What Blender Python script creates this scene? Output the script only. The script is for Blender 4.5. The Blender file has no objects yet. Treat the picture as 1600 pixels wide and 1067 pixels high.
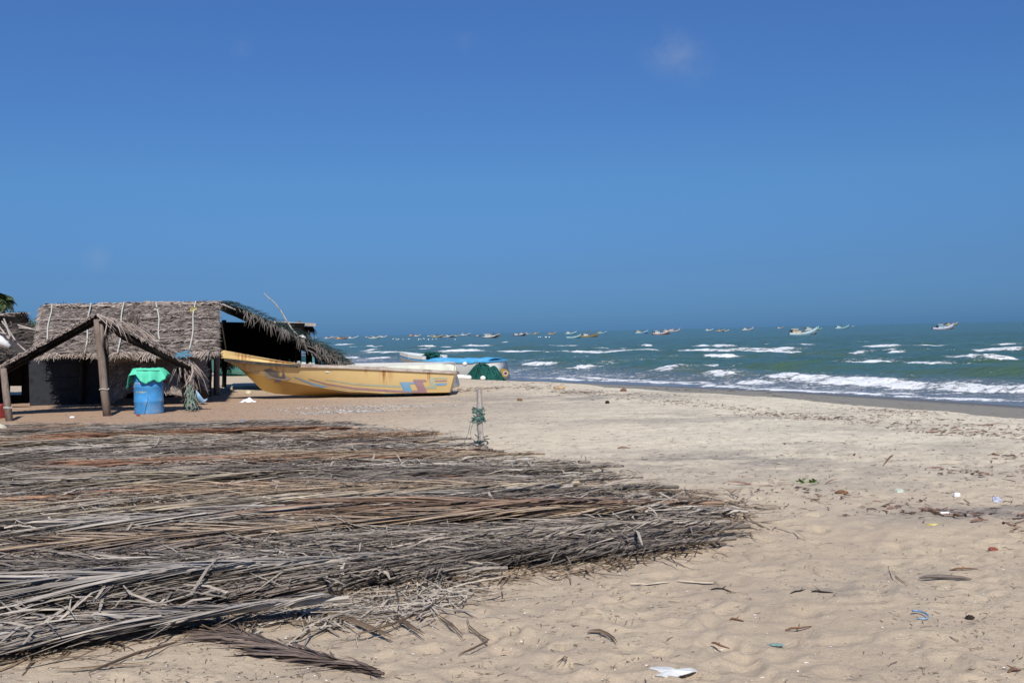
import bpy, math, random
import numpy as np
from mathutils import Vector, Matrix
from mathutils.bvhtree import BVHTree
random.seed(7)
rng = np.random.default_rng(7)
R = math.radians
scene = bpy.context.scene
col = scene.collection

# ---------------------------------------------------------------- camera
CAMZ = 1.5
cam_data = bpy.data.cameras.new('camera'); cam = bpy.data.objects.new('camera', cam_data); col.objects.link(cam)
cam_data.sensor_width = 36; cam_data.lens = 36; cam_data.clip_end = 40000; cam_data.clip_start = .05
CM = Matrix.Rotation(R(90 - .5), 3, 'X') @ Matrix.Rotation(R(-1.28), 3, 'Z')
cam.matrix_world = Matrix.Translation((0, 0, CAMZ)) @ CM.to_4x4()
scene.camera = cam

# ---------------------------------------------------------------- sky and sun
SUN_EL, SUN_AZ = 48, 7          # sun behind the camera, a little to the right
W = bpy.data.worlds.new('World'); scene.world = W; W.use_nodes = True
nt = W.node_tree; nt.nodes.clear()
def wn(t, **k):
    n = nt.nodes.new(t)
    for a, b in k.items(): setattr(n, a, b)
    return n
sky = wn('ShaderNodeTexSky', sky_type='NISHITA', sun_disc=False, sun_elevation=R(SUN_EL), sun_rotation=R(180 - SUN_AZ))
sky.air_density = 1.0; sky.dust_density = 0.25; sky.ozone_density = 2.0
hs = wn('ShaderNodeHueSaturation'); hs.inputs['Saturation'].default_value = 1.12
nt.links.new(sky.outputs[0], hs.inputs['Color'])
tc = wn('ShaderNodeTexCoord'); sx = wn('ShaderNodeSeparateXYZ'); nt.links.new(tc.outputs['Generated'], sx.inputs[0])
mr = wn('ShaderNodeValToRGB')
mr.color_ramp.elements[0].position = 0.0; mr.color_ramp.elements[0].color = (.125, .335, .93, 1)
mr.color_ramp.elements[1].position = .5; mr.color_ramp.elements[1].color = (.66, .95, 1.30, 1)
e = mr.color_ramp.elements.new(.06); e.color = (.22, .41, .83, 1)
e = mr.color_ramp.elements.new(.14); e.color = (.374, .625, .958, 1)
e = mr.color_ramp.elements.new(.30); e.color = (.53, .77, 1.165, 1)
nt.links.new(sx.outputs['Z'], mr.inputs[0])
mul = wn('ShaderNodeMix', data_type='RGBA', blend_type='MULTIPLY'); mul.inputs[0].default_value = 1
nt.links.new(hs.outputs[0], mul.inputs[6]); nt.links.new(mr.outputs[0], mul.inputs[7])
last = mul.outputs[2]
# three thin wisps of cloud high over the sea
def px_dir(x, y):
    return (CM @ Vector(((x - 800) / 1600, -(y - 533.5) / 1600, -1))).normalized()
cn = wn('ShaderNodeTexNoise'); cn.inputs['Scale'].default_value = 26; cn.inputs['Detail'].default_value = 7; cn.inputs['Roughness'].default_value = .62
nt.links.new(tc.outputs['Generated'], cn.inputs['Vector'])
for (x, y, r, k) in ((1040, 80, .034, .075), (1078, 96, .032, .065), (378, 75, .014, .05), (150, 404, .017, .07), (730, 65, .014, .04)):
    dn = wn('ShaderNodeVectorMath', operation='DISTANCE'); nt.links.new(tc.outputs['Generated'], dn.inputs[0]); dn.inputs[1].default_value = px_dir(x, y)
    m1 = wn('ShaderNodeMapRange'); nt.links.new(dn.outputs['Value'], m1.inputs[0]); m1.inputs[1].default_value = 0; m1.inputs[2].default_value = r; m1.inputs[3].default_value = 1; m1.inputs[4].default_value = 0; m1.interpolation_type = 'SMOOTHSTEP'
    m2 = wn('ShaderNodeMapRange'); nt.links.new(cn.outputs[0], m2.inputs[0]); m2.inputs[1].default_value = .38; m2.inputs[2].default_value = .7
    m3 = wn('ShaderNodeMath', operation='MULTIPLY'); nt.links.new(m1.outputs[0], m3.inputs[0]); nt.links.new(m2.outputs[0], m3.inputs[1])
    m4 = wn('ShaderNodeMath', operation='MULTIPLY'); nt.links.new(m3.outputs[0], m4.inputs[0]); m4.inputs[1].default_value = k * 2.6
    mx = wn('ShaderNodeMix', data_type='RGBA'); nt.links.new(m4.outputs[0], mx.inputs[0]); nt.links.new(last, mx.inputs[6]); mx.inputs[7].default_value = (5, 5.4, 6.2, 1)
    last = mx.outputs[2]
bg = wn('ShaderNodeBackground'); bg.inputs['Strength'].default_value = .084; nt.links.new(last, bg.inputs['Color'])
wo = wn('ShaderNodeOutputWorld'); nt.links.new(bg.outputs[0], wo.inputs[0])
sl = bpy.data.lights.new('sun', 'SUN'); sl.energy = 5.0; sl.angle = R(.5); sl.color = (1, .955, .89)
sun = bpy.data.objects.new('sun', sl); col.objects.link(sun)
sd = Vector((math.sin(R(SUN_AZ)) * math.cos(R(SUN_EL)), -math.cos(R(SUN_AZ)) * math.cos(R(SUN_EL)), math.sin(R(SUN_EL))))  # towards the sun
sun.rotation_euler = sd.to_track_quat('Z', 'Y').to_euler(); sun.location = sd * 50
vs = scene.view_settings; vs.view_transform = 'Standard'; vs.look = 'None'; vs.gamma = 1; vs.exposure = 0; vs.use_curve_mapping = False
scene.cycles.max_bounces = 6

# ---------------------------------------------------------------- helpers
def G(x, y, z=0.0):
    """point of the level z seen at a position of the photograph"""
    d = px_dir(x, y); k = (z - CAMZ) / d.z
    return Vector((d.x * k, d.y * k, z))
def D(x, y, dist):
    """point at a forward distance"""
    d = px_dir(x, y); k = dist / d.y
    return Vector((d.x * k, dist, CAMZ + d.z * k))
def h2(ix, iy, seed):
    n = (ix.astype(np.int64) * 374761393 + iy.astype(np.int64) * 668265263 + seed * 974634777) & 0x7fffffff
    n = ((n ^ (n >> 13)) * 1274126177) & 0x7fffffff
    return ((n ^ (n >> 16)) & 0xffff) / 65535.0
def vnoise(x, y, seed=0):
    ix = np.floor(x); iy = np.floor(y); fx = x - ix; fy = y - iy
    fx = fx * fx * (3 - 2 * fx); fy = fy * fy * (3 - 2 * fy)
    a = h2(ix, iy, seed); b = h2(ix + 1, iy, seed); c = h2(ix, iy + 1, seed); d = h2(ix + 1, iy + 1, seed)
    return (a + (b - a) * fx) * (1 - fy) + (c + (d - c) * fx) * fy
def fbm(x, y, o=4, seed=0, rough=.5):
    t = 0; a = 1; s = 0
    for k in range(o):
        t = t + a * vnoise(x * 2 ** k + 17.3 * k, y * 2 ** k + 9.1 * k, seed + k); s += a; a *= rough
    return t / s
def sm(a, b, x):
    t = np.clip((x - a) / (b - a), 0, 1); return t * t * (3 - 2 * t)

class MB:
    """collects strips, tubes, boxes with a tone per vertex and links them as one mesh object"""
    def __init__(s): s.v = []; s.f = []; s.t = []
    def add(s, vs, fs, tone=.5):
        b = len(s.v); s.v += [tuple(p) for p in vs]; s.f += [tuple(i + b for i in f) for f in fs]
        s.t += ([tone] * len(vs) if np.isscalar(tone) else list(tone))
    def strip(s, pts, wid, side, tone=.5):
        vs = []
        for i, p in enumerate(pts):
            w = wid[i] if hasattr(wid, '__len__') else wid
            sd_ = side[i] if isinstance(side, list) else side
            vs += [p - sd_ * w / 2, p + sd_ * w / 2]
        s.add(vs, [(2 * i, 2 * i + 1, 2 * i + 3, 2 * i + 2) for i in range(len(pts) - 1)], tone)
    def tube(s, pts, r, n=6, tone=.5, cap=True):
        pts = [Vector(p) for p in pts]; vs = []; fs = []
        for i, p in enumerate(pts):
            t = (pts[min(i + 1, len(pts) - 1)] - pts[max(i - 1, 0)]).normalized()
            a = t.cross(Vector((0, 0, 1)) if abs(t.z) < .9 else Vector((0, 1, 0))).normalized(); b = t.cross(a)
            rr = r[i] if hasattr(r, '__len__') else r
            for k in range(n):
                an = 2 * math.pi * k / n
                vs.append(p + (a * math.cos(an) + b * math.sin(an)) * rr)
        for i in range(len(pts) - 1):
            for k in range(n):
                fs.append((i * n + k, i * n + (k + 1) % n, (i + 1) * n + (k + 1) % n, (i + 1) * n + k))
        if cap:
            fs.append(tuple(range(n - 1, -1, -1))); fs.append(tuple((len(pts) - 1) * n + k for k in range(n)))
        s.add(vs, fs, tone)
    def box(s, c, size, rot=None, tone=.5, taper=0):
        c = Vector(c); M = rot or Matrix.Identity(3); vs = []
        for z in (-1, 1):
            for (x, y) in ((-1, -1), (1, -1), (1, 1), (-1, 1)):
                k = 1 - taper * (z > 0)
                vs.append(c + M @ Vector((x * size[0] / 2 * k, y * size[1] / 2 * k, z * size[2] / 2)))
        s.add(vs, [(3, 2, 1, 0), (4, 5, 6, 7), (0, 1, 5, 4), (1, 2, 6, 5), (2, 3, 7, 6), (3, 0, 4, 7)], tone)
    def ball(s, c, r, n=8, sc=(1, 1, 1), jit=0, tone=.5):
        vs = []; fs = []; c = Vector(c)
        for i in range(1, n):
            for k in range(2 * n):
                a = math.pi * i / n; b = math.pi * k / n; q = r * (1 + random.uniform(-jit, jit))
                vs.append(c + Vector((math.sin(a) * math.cos(b) * q * sc[0], math.sin(a) * math.sin(b) * q * sc[1], math.cos(a) * q * sc[2])))
        m = 2 * n
        for i in range(n - 2):
            for k in range(m): fs.append((i * m + k, (i + 1) * m + k, (i + 1) * m + (k + 1) % m, i * m + (k + 1) % m))
        vs.append(c + Vector((0, 0, r * sc[2]))); vs.append(c - Vector((0, 0, r * sc[2]))); T = (n - 1) * m
        for k in range(m): fs.append((T, k, (k + 1) % m)); fs.append((T + 1, (n - 2) * m + (k + 1) % m, (n - 2) * m + k))
        s.add(vs, fs, tone)
    def mesh(s, name, m, smooth=False):
        me = bpy.data.meshes.new(name); me.from_pydata(s.v, [], s.f); me.materials.append(m)
        at = me.attributes.new('tone', 'FLOAT', 'POINT'); at.data.foreach_set('value', np.array(s.t, dtype=np.float32))
        if smooth: me.polygons.foreach_set('use_smooth', [True] * len(me.polygons))
        me.update(); return me
    def build(s, name, m, parent=None, smooth=False, origin=None):
        if origin is not None:
            o_ = Vector(origin); s.v = [(p[0] - o_.x, p[1] - o_.y, p[2] - o_.z) for p in s.v]
        o = bpy.data.objects.new(name, s.mesh(name, m, smooth)); col.objects.link(o)
        if origin is not None: o.location = origin
        if parent: o.parent = parent
        return o
def tag(o, label=None, cat=None, group=None, kind=None):
    if label: o['label'] = label
    if cat: o['category'] = cat
    if group: o['group'] = group
    if kind: o['kind'] = kind
    return o
def empty(name, loc, rz=0, label=None, cat=None, group=None):
    o = bpy.data.objects.new(name, None); col.objects.link(o); o.location = loc; o.rotation_euler = (0, 0, rz); o.empty_display_size = .2
    return tag(o, label, cat, group)
def wpart(mb, name, m, root, **k):
    """child whose vertices were given in world coordinates (root is only translated)"""
    l = root.location; mb.v = [(p[0] - l.x, p[1] - l.y, p[2] - l.z) for p in mb.v]
    return mb.build(name, m, root, **k)
def copy_tree(o, parent=None):
    c = o.copy(); col.objects.link(c); c.parent = parent
    for ch in list(o.children): copy_tree(ch, c)
    return c

# ---------------------------------------------------------------- materials
def newmat(name):
    m = bpy.data.materials.new(name); m.use_nodes = True; n = m.node_tree.nodes; n.clear()
    out = n.new('ShaderNodeOutputMaterial'); b = n.new('ShaderNodeBsdfPrincipled'); m.node_tree.links.new(b.outputs[0], out.inputs[0])
    return m, m.node_tree, b
def N(t, ty, **k):
    n = t.nodes.new(ty)
    for a, b in k.items():
        if a.startswith('i_'): n.inputs[a[2:].replace('_', ' ')].default_value = b
        else: setattr(n, a, b)
    return n
def mixc(t, fac, a, b, mode='MIX'):
    m = t.nodes.new('ShaderNodeMix'); m.data_type = 'RGBA'; m.blend_type = mode
    for s, v in ((0, fac), (6, a), (7, b)):
        if hasattr(v, 'is_output'): t.links.new(v, m.inputs[s])
        elif isinstance(v, (int, float)): m.inputs[s].default_value = v
        else: m.inputs[s].default_value = (*v, 1)
    return m.outputs[2]
def mrange(t, v, a, b, c=0, d=1, smooth=False):
    m = t.nodes.new('ShaderNodeMapRange'); t.links.new(v, m.inputs[0])
    for i, q in enumerate((a, b, c, d)): m.inputs[i + 1].default_value = q
    if smooth: m.interpolation_type = 'SMOOTHSTEP'
    return m.outputs[0]
def math_(t, op, a, b=None):
    m = t.nodes.new('ShaderNodeMath'); m.operation = op
    for i, v in enumerate((a, b)):
        if v is None: continue
        if hasattr(v, 'is_output'): t.links.new(v, m.inputs[i])
        else: m.inputs[i].default_value = v
    return m.outputs[0]
def noise(t, vec, scale, detail=4, rough=.55, sc=None):
    if sc:
        mp = t.nodes.new('ShaderNodeMapping'); t.links.new(vec, mp.inputs[0]); mp.inputs['Scale'].default_value = sc; vec = mp.outputs[0]
    n = t.nodes.new('ShaderNodeTexNoise'); t.links.new(vec, n.inputs['Vector'])
    n.inputs['Scale'].default_value = scale; n.inputs['Detail'].default_value = detail; n.inputs['Roughness'].default_value = rough
    return n.outputs[0]
def attr(t, name):
    a = t.nodes.new('ShaderNodeAttribute'); a.attribute_name = name; return a.outputs['Fac']
def bump(t, b, h, strength=.4, dist=.01, prev=None):
    n = t.nodes.new('ShaderNodeBump'); t.links.new(h, n.inputs['Height']); n.inputs['Strength'].default_value = strength; n.inputs['Distance'].default_value = dist
    if prev: t.links.new(prev, n.inputs['Normal'])
    t.links.new(n.outputs[0], b.inputs['Normal']); return n.outputs[0]
def simple(name, c, rough=.6, var=.25, scale=8, stretch=None, dirt=None, dirt_amt=.5, spec=.4, bmp=.2, tone=False, dirt_scale=3, bdist=.008):
    m, t, b = newmat(name); tcn = N(t, 'ShaderNodeTexCoord').outputs['Object']
    n1 = noise(t, tcn, scale, 6, .6, stretch)
    lo = tuple(x * (1 - var) for x in c); hi = tuple(min(1, x * (1 + var)) for x in c)
    cc = mixc(t, mrange(t, n1, .3, .7), lo, hi)
    if tone: cc = mixc(t, 1.0, cc, mixc(t, attr(t, 'tone'), (.45, .45, .45), (1.5, 1.5, 1.5)), 'MULTIPLY')
    if dirt:
        n2 = noise(t, tcn, dirt_scale, 8, .65)
        cc = mixc(t, mrange(t, n2, .5, .68, 0, dirt_amt), cc, dirt)
    t.links.new(cc, b.inputs['Base Color']); b.inputs['Roughness'].default_value = rough; b.inputs['Specular IOR Level'].default_value = spec
    if bmp: bump(t, b, n1, bmp, bdist)
    return m
M = {}
M['wood'] = simple('weathered_wood', (.20, .155, .125), .85, .35, 5, (6, 6, .6), (.10, .08, .07), .6, .2, .5)
M['wood_grey'] = simple('bleached_wood', (.36, .32, .28), .85, .35, 6, (6, 6, .5), (.12, .10, .09), .7, .2, .6)
M['wood_dark'] = simple('dark_wood', (.030, .023, .019), .9, .4, 5, (5, 5, 1), None, .5, .2, .5)
M['rope'] = simple('bleached_rope', (.50, .48, .42), .8, .2, 60, None)
M['net_green'] = simple('green_netting', (.014, .080, .066), .85, .5, 40, None, (.03, .13, .11), .6, .2, .8, True)
M['net_dark'] = simple('dark_green_netting', (.03, .055, .052), .85, .5, 30, None, (.10, .10, .09), .5, .2, .7)
M['rope_green'] = simple('green_rope', (.05, .14, .11), .8, .3, 40)
M['foam_white'] = simple('white_float_foam', (.78, .75, .68), .7, .08, 20, None, (.5, .44, .35), .4)
M['husk'] = simple('coconut_husk', (.16, .085, .045), .9, .4, 20, (1, 1, .2))
M['plastic_white'] = simple('white_plastic', (.72, .72, .72), .45, .12, 9, None, (.45, .40, .33), .35)
M['plastic_blue'] = simple('blue_plastic', (.14, .24, .36), .4, .2, 9, None, (.45, .40, .33), .3)
M['plastic_teal'] = simple('teal_plastic', (.16, .26, .24), .5, .2, 9, None, (.45, .40, .33), .3)
M['plastic_yellow'] = simple('yellow_plastic', (.50, .43, .16), .5, .2, 9)
M['red'] = simple('red_plastic', (.22, .03, .025), .5, .25, 9)
M['leaf_green'] = simple('beach_creeper_leaf', (.12, .26, .03), .5, .3, 12)

def leafmat(name, usecol=True, base=(.3, .26, .21)):
    m, t, b = newmat(name); tcn = N(t, 'ShaderNodeTexCoord').outputs['Object']
    oc = N(t, 'ShaderNodeObjectInfo').outputs['Color'] if usecol else None
    c = oc if usecol else base
    tn = attr(t, 'tone')
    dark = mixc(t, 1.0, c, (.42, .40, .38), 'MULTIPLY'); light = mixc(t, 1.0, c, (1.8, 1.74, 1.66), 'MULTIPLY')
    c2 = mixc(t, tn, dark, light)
    n1 = noise(t, tcn, 3.0, 5, .6)
    c3 = mixc(t, mrange(t, n1, .42, .66, 0, .55), c2, mixc(t, 1.0, c, (.50, .47, .46), 'MULTIPLY'))
    n2 = noise(t, tcn, 60, 3, .6, (.25, 1, 1))
    c4 = mixc(t, 1.0, c3, mixc(t, n2, (.62, .62, .62), (1.32, 1.32, 1.32)), 'MULTIPLY')
    t.links.new(c4, b.inputs['Base Color']); b.inputs['Roughness'].default_value = .62; b.inputs['Specular IOR Level'].default_value = .3
    bump(t, b, n2, .35, .004)
    return m
M['frond'] = leafmat('dry_frond')
M['thatch'] = leafmat('woven_thatch', False, (.235, .20, .178))
M['thatch_dark'] = leafmat('shaded_thatch', False, (.011, .009, .008)); M['thatch_dark'].node_tree.nodes['Principled BSDF'].inputs['Specular IOR Level'].default_value = .05  # thatch with the shade of undersides and interiors put into its near-black colour
M['litter'] = leafmat('leaf_litter', False, (.17, .125, .085))
M['wrack'] = leafmat('dried_seaweed', False, (.13, .075, .055))
# ---------------------------------------------------------------- the beach
SEA = -.7
_ys = np.array([-200, -30, 0, 10, 18, 25.3, 33.4, 39.5, 46, 66, 95, 170, 400, 1000, 12000, 30000.])
_xs = np.array([60, 27, 21.3, 18.7, 16.0, 12.65, 8.8, 4.6, -.5, -9.5, -20, -46, -130, -400, -5000, -12000.])
_yy = np.concatenate([np.linspace(-200, 200, 1601), np.linspace(201, 30000, 3000)])
_xx = np.interp(_yy, _ys, _xs)
_k = np.hanning(33); _k /= _k.sum()
_xx[16:1585] = np.convolve(_xx[:1601], _k, 'valid')
_sl = np.gradient(_xx, _yy)
def inland(x, y):
    return (np.interp(y, _yy, _xx) - x) / np.sqrt(1 + np.interp(y, _yy, _sl) ** 2)
# soft footprints and dents trodden into the dry sand
_fp = []
for i in range(1500):
    y = rng.uniform(3.5, 24) ; x = rng.uniform(-.2, .62) * y + rng.uniform(-1, 1)
    _fp.append((x, y, rng.uniform(0, math.pi), rng.uniform(.06, .13), rng.uniform(.04, .07), rng.uniform(.005, .017)))
def ground(x, y):
    x = np.asarray(x, dtype=float); y = np.asarray(y, dtype=float)
    s = inland(x, y) + 1.1 * (fbm(x * .35, y * .35, 3, 3) - .5) * sm(4, 8, inland(x, y))
    z = np.interp(s, [-400, -60, -20, -1.2, 0, 5.5, 6.5, 7.5, 9.5, 13, 1000], [-12, -4.5, -1.9, -.71, -.62, -.33, -.25, -.07, .035, 0, 0])
    dry = sm(6.2, 8, s)
    near = sm(26, 12, np.hypot(x, y))
    z = z + dry * ((fbm(x * .5, y * .5, 3, 11) - .5) * .06 + (fbm(x * 2.2, y * 2.2, 3, 21) - .5) * .034 * (.35 + .65 * near) + (fbm(x * 8, y * 8, 4, 31, .6) - .5) * .022 * near)
    return z
def gz(x, y): return float(ground(np.array([x]), np.array([y]))[0])
def dents(x, y, z):
    o = np.argsort(y); ysrt = y[o]
    for (fx, fy, a, la, lb, dp) in _fp:
        i0, i1 = np.searchsorted(ysrt, [fy - .45, fy + .45]); idx = o[i0:i1]
        dx = x[idx] - fx; m_ = np.abs(dx) < .45; idx = idx[m_]
        if len(idx) == 0: continue
        dx = x[idx] - fx; dy = y[idx] - fy; u = dx * math.cos(a) + dy * math.sin(a); v = -dx * math.sin(a) + dy * math.cos(a)
        q = (u / la) ** 2 + (v / lb) ** 2
        z[idx] += -dp * np.exp(-q) + dp * .55 * np.exp(-((np.sqrt(q) - 1.6) / .45) ** 2)
    return z
def polar(angs, rads, f, name, m, keep=None, attrs=()):
    A, Rr = np.meshgrid(angs, rads); x = (Rr * np.sin(A)).ravel(); y = (Rr * np.cos(A)).ravel()
    z, at = f(x, y)
    na, nr = len(angs), len(rads)
    i = np.arange(na - 1)[None, :] + np.arange(nr - 1)[:, None] * na; i = i.ravel()
    q = np.stack([i, i + 1, i + 1 + na, i + na], 1)
    if keep is not None:
        kk = keep(x, y); q = q[kk[q].any(1)]
        used = np.zeros(len(x), bool); used[q.ravel()] = True; mp = np.cumsum(used) - 1
        q = mp[q]; x, y, z = x[used], y[used], z[used]; at = {k: v[used] for k, v in at.items()}
    me = bpy.data.meshes.new(name); me.vertices.add(len(x)); me.vertices.foreach_set('co', np.stack([x, y, z], 1).ravel().astype(np.float32))
    me.loops.add(len(q) * 4); me.loops.foreach_set('vertex_index', q[:, ::-1].ravel().astype(np.int32)); me.polygons.add(len(q))
    me.polygons.foreach_set('loop_start', np.arange(0, len(q) * 4, 4, dtype=np.int32)); me.polygons.foreach_set('loop_total', np.full(len(q), 4, dtype=np.int32))
    me.polygons.foreach_set('use_smooth', np.ones(len(q), bool))
    for k, v in at.items():
        a = me.attributes.new(k, 'FLOAT', 'POINT'); a.data.foreach_set('value', v.astype(np.float32))
    me.materials.append(m); me.update(calc_edges=True); me.validate()
    o = bpy.data.objects.new(name, me); col.objects.link(o); return o
EX = lambda a, b, n: np.linspace(a, b, n)
# grey dirt patches (places of the photograph, radii in metres)
_dp = []
for (px_, py_, rx, ry, k) in ((1150, 717, 2.3, .9, .8), (1050, 712, 1.8, .7, .6), (1330, 735, 1.6, 1.0, .45), (900, 622, 3.4, 2.2, .75), (1100, 652, 3.5, 1.4, .6), (1350, 672, 2.0, .8, .4), (1560, 800, .8, .35, .9),
                              (1450, 805, .7, .3, .6), (1300, 745, 1.8, .8, .5), (820, 640, 2.5, 1.6, .35), (1500, 700, 1.6, .7, .4), (1250, 700, 1.5, .6, .4), (1300, 925, .5, .3, .5), (1400, 900, .5, .3, .5), (640, 640, 3, 1.0, .3)):
    p = G(px_, py_); _dp.append((p.x, p.y, rx, ry, k))
def sand_f(x, y):
    z = dents(x, y, ground(x, y)); s = inland(x, y)
    wet = sm(6.9, 6.0, s + 1.1 * (fbm(x * .35, y * .35, 3, 3) - .5)) * .75 + .25 * sm(1.5, .2, s)
    dirt = np.zeros_like(x)
    for (a, b, rx, ry, k) in _dp: dirt = np.maximum(dirt, k * np.exp(-((x - a) / rx) ** 2 - ((y - b) / ry) ** 2))
    dirt = dirt * sm(.30, .62, fbm(x * 1.3, y * 2.6, 4, 77, .6)) * 1.3
    hut = sm(1.5, -7.5, x + (fbm(x * .3, y * .3, 2, 5) - .5) * 2) * sm(14.5, 18.5, y) * sm(31, 25, y)
    return z, {'wet': wet, 'dirt': dirt, 'hutzone': hut}
m, t, b = newmat('beach_sand'); M['sand'] = m
P = N(t, 'ShaderNodeTexCoord').outputs['Object']
sp = N(t, 'ShaderNodeSeparateXYZ'); t.links.new(P, sp.inputs[0])
n_big = noise(t, P, .55, 4, .6); n_mid = noise(t, P, 4.5, 5, .6); n_f = noise(t, P, 160, 2, .6); n_ff = noise(t, P, 420, 1, .5)
c = mixc(t, mrange(t, n_big, .35, .65), (.445, .35, .248), (.53, .425, .295))
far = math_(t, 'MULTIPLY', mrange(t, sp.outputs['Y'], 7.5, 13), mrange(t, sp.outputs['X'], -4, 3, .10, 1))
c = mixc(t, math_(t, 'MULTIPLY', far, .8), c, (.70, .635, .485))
c = mixc(t, mrange(t, n_mid, .44, .66, 0, .45), c, (.38, .30, .23))
c = mixc(t, math_(t, 'MULTIPLY', attr(t, 'hutzone'), .85), c, (.365, .235, .15))
c = mixc(t, mrange(t, math_(t, 'MULTIPLY', attr(t, 'dirt'), mrange(t, noise(t, P, 9, 5, .7, (1, 2, 1)), .3, .6, .35, 1.1)), 0, .9, 0, .85), c, (.235, .205, .18))
c = mixc(t, attr(t, 'wet'), c, (.125, .112, .085))
c = mixc(t, mrange(t, n_f, .3, .7), mixc(t, 1, c, (.86, .86, .86), 'MULTIPLY'), mixc(t, 1, c, (1.12, 1.12, 1.12), 'MULTIPLY'))
vo = N(t, 'ShaderNodeTexVoronoi', i_Scale=55.0); t.links.new(P, vo.inputs['Vector'])
vc = N(t, 'ShaderNodeSeparateColor'); t.links.new(vo.outputs['Color'], vc.inputs[0])
spk = math_(t, 'MULTIPLY', math_(t, 'LESS_THAN', vo.outputs['Distance'], .16), math_(t, 'GREATER_THAN', vc.outputs[0], .90))
c = mixc(t, spk, c, mixc(t, math_(t, 'GREATER_THAN', vc.outputs[1], .55), (.75, .72, .66), (.10, .07, .055)))
t.links.new(c, b.inputs['Base Color'])
t.links.new(mrange(t, attr(t, 'wet'), 0, 1, .92, .42), b.inputs['Roughness']); b.inputs['Specular IOR Level'].default_value = .3
p1 = bump(t, b, noise(t, P, 34, 6, .72), .8, .018); bump(t, b, n_ff, .5, .0015, p1)
angs = np.concatenate([EX(-math.pi, -.62, 30)[:-1], EX(-.62, .62, 640), EX(.62, math.pi, 30)[1:]])
rads = np.concatenate([EX(.05, 3.2, 12)[:-1], np.geomspace(3.2, 34, 560), np.geomspace(34, 90, 60)[1:], np.geomspace(90, 9000, 24)[1:]])
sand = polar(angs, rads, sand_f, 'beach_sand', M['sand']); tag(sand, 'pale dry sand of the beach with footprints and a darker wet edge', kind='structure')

# ---------------------------------------------------------------- the sea
BR = [ # breaking waves: foot line in the photograph, thickness in its pixels
 ([(1165, 588), (1220, 594), (1291, 599), (1386, 605), (1505, 610), (1600, 614), (1760, 622)], 9.5),
 ([(1285, 566), (1386, 569), (1525, 570)], 8), ([(1530, 561), (1600, 565), (1660, 568)], 7), ([(1469, 548.5), (1502, 546)], 4),
 ([(1330, 542.5), (1407, 543)], 3), ([(858, 549.5), (967, 550), (1040, 549)], 4), ([(1033, 548), (1130, 549), (1220, 553), (1272, 553)], 6),
 ([(1075, 541), (1135, 544)], 4), ([(1120, 546), (1240, 548)], 5), ([(1088, 558), (1142, 558.5)], 5), ([(865, 541.5), (912, 540)], 4), ([(948, 545), (968, 543.5)], 4), ([(1000, 541), (1022, 540.5)], 4),
 ([(1155, 569.5), (1197, 569.5)], 3), ([(872, 577), (918, 578)], 8), ([(1000, 582), (1045, 584)], 7), ([(1072, 587), (1130, 591)], 6), ([(1120, 594), (1190, 598)], 5),
 ([(512, 539), (537, 539.5)], 3), ([(551, 550.5), (625, 550)], 3), ([(553, 547.5), (575, 547.5)], 4), ([(535, 560), (572, 559)], 5), ([(604, 562), (628, 560)], 5),
 ([(669, 542.5), (682, 542)], 4), ([(711, 540.5), (757, 540.5)], 4), ([(667, 550.5), (752, 550)], 5), ([(752, 550), (840, 550.5)], 1.6), ([(800, 572), (862, 572)], 6),
 ([(532, 542.5), (548, 542.5)], 2.5), ([(572, 541.5), (590, 541)], 2.5), ([(1360, 534.5), (1372, 534)], 2), ([(1345, 517), (1357, 516.8)], 1.6), ([(1410, 534), (1424, 533.5)], 2), ([(1555, 533.8), (1566, 533.5)], 1.5),
 ([(1380, 552.5), (1425, 552)], 5), ([(1315, 552), (1345, 552)], 3), ([(1460, 563), (1525, 566)], 3), ([(1505, 551), (1600, 552)], 2.5), ([(980, 546), (1000, 545)], 3), ([(780, 535.5), (795, 535.2)], 2), ([(640, 545), (660, 545)], 2),
 ([(1240, 572), (1290, 572)], 2.5)]
_rs = random.Random(5)
for _ in range(26):
    _x = _rs.uniform(520, 1590); _y = _rs.choice([_rs.uniform(537, 552), _rs.uniform(550, 578)]) - (_x - 1060) * .006; _l = _rs.uniform(10, 46); BR.append(([(_x, _y), (_x + _l, _y + _rs.uniform(-.6, .9))], _rs.uniform(1.2, 2.6)))
LINES = [([(790, 589), (862, 592.5), (950, 596), (1040, 601), (1230, 609.5), (1330, 614), (1457, 620.5), (1586, 626.5), (1700, 632)], .36),
         ([(860, 588), (1000, 594), (1150, 603)], .35), ([(1020, 598), (1250, 606)], .22), ([(1300, 610), (1440, 615), (1560, 619)], .3), ([(780, 596), (860, 597)], .3)]
SW = [([(1300, 586), (1420, 588), (1560, 592), (1660, 596)], .42), ([(960, 583), (1010, 585), (1080, 589)], .3), ([(905, 579), (960, 581)], .28), ([(1180, 558), (1290, 561), (1400, 560)], .25), ([(1490, 551), (1600, 553)], .3),
      ([(880, 562), (1000, 563)], .25), ([(1100, 574), (1250, 579)], .25), ([(600, 556), (760, 557)], .22), ([(770, 546), (830, 546)], .3), ([(1380, 575), (1600, 580)], .2), ([(940, 556), (1100, 560)], .18)]
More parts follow.
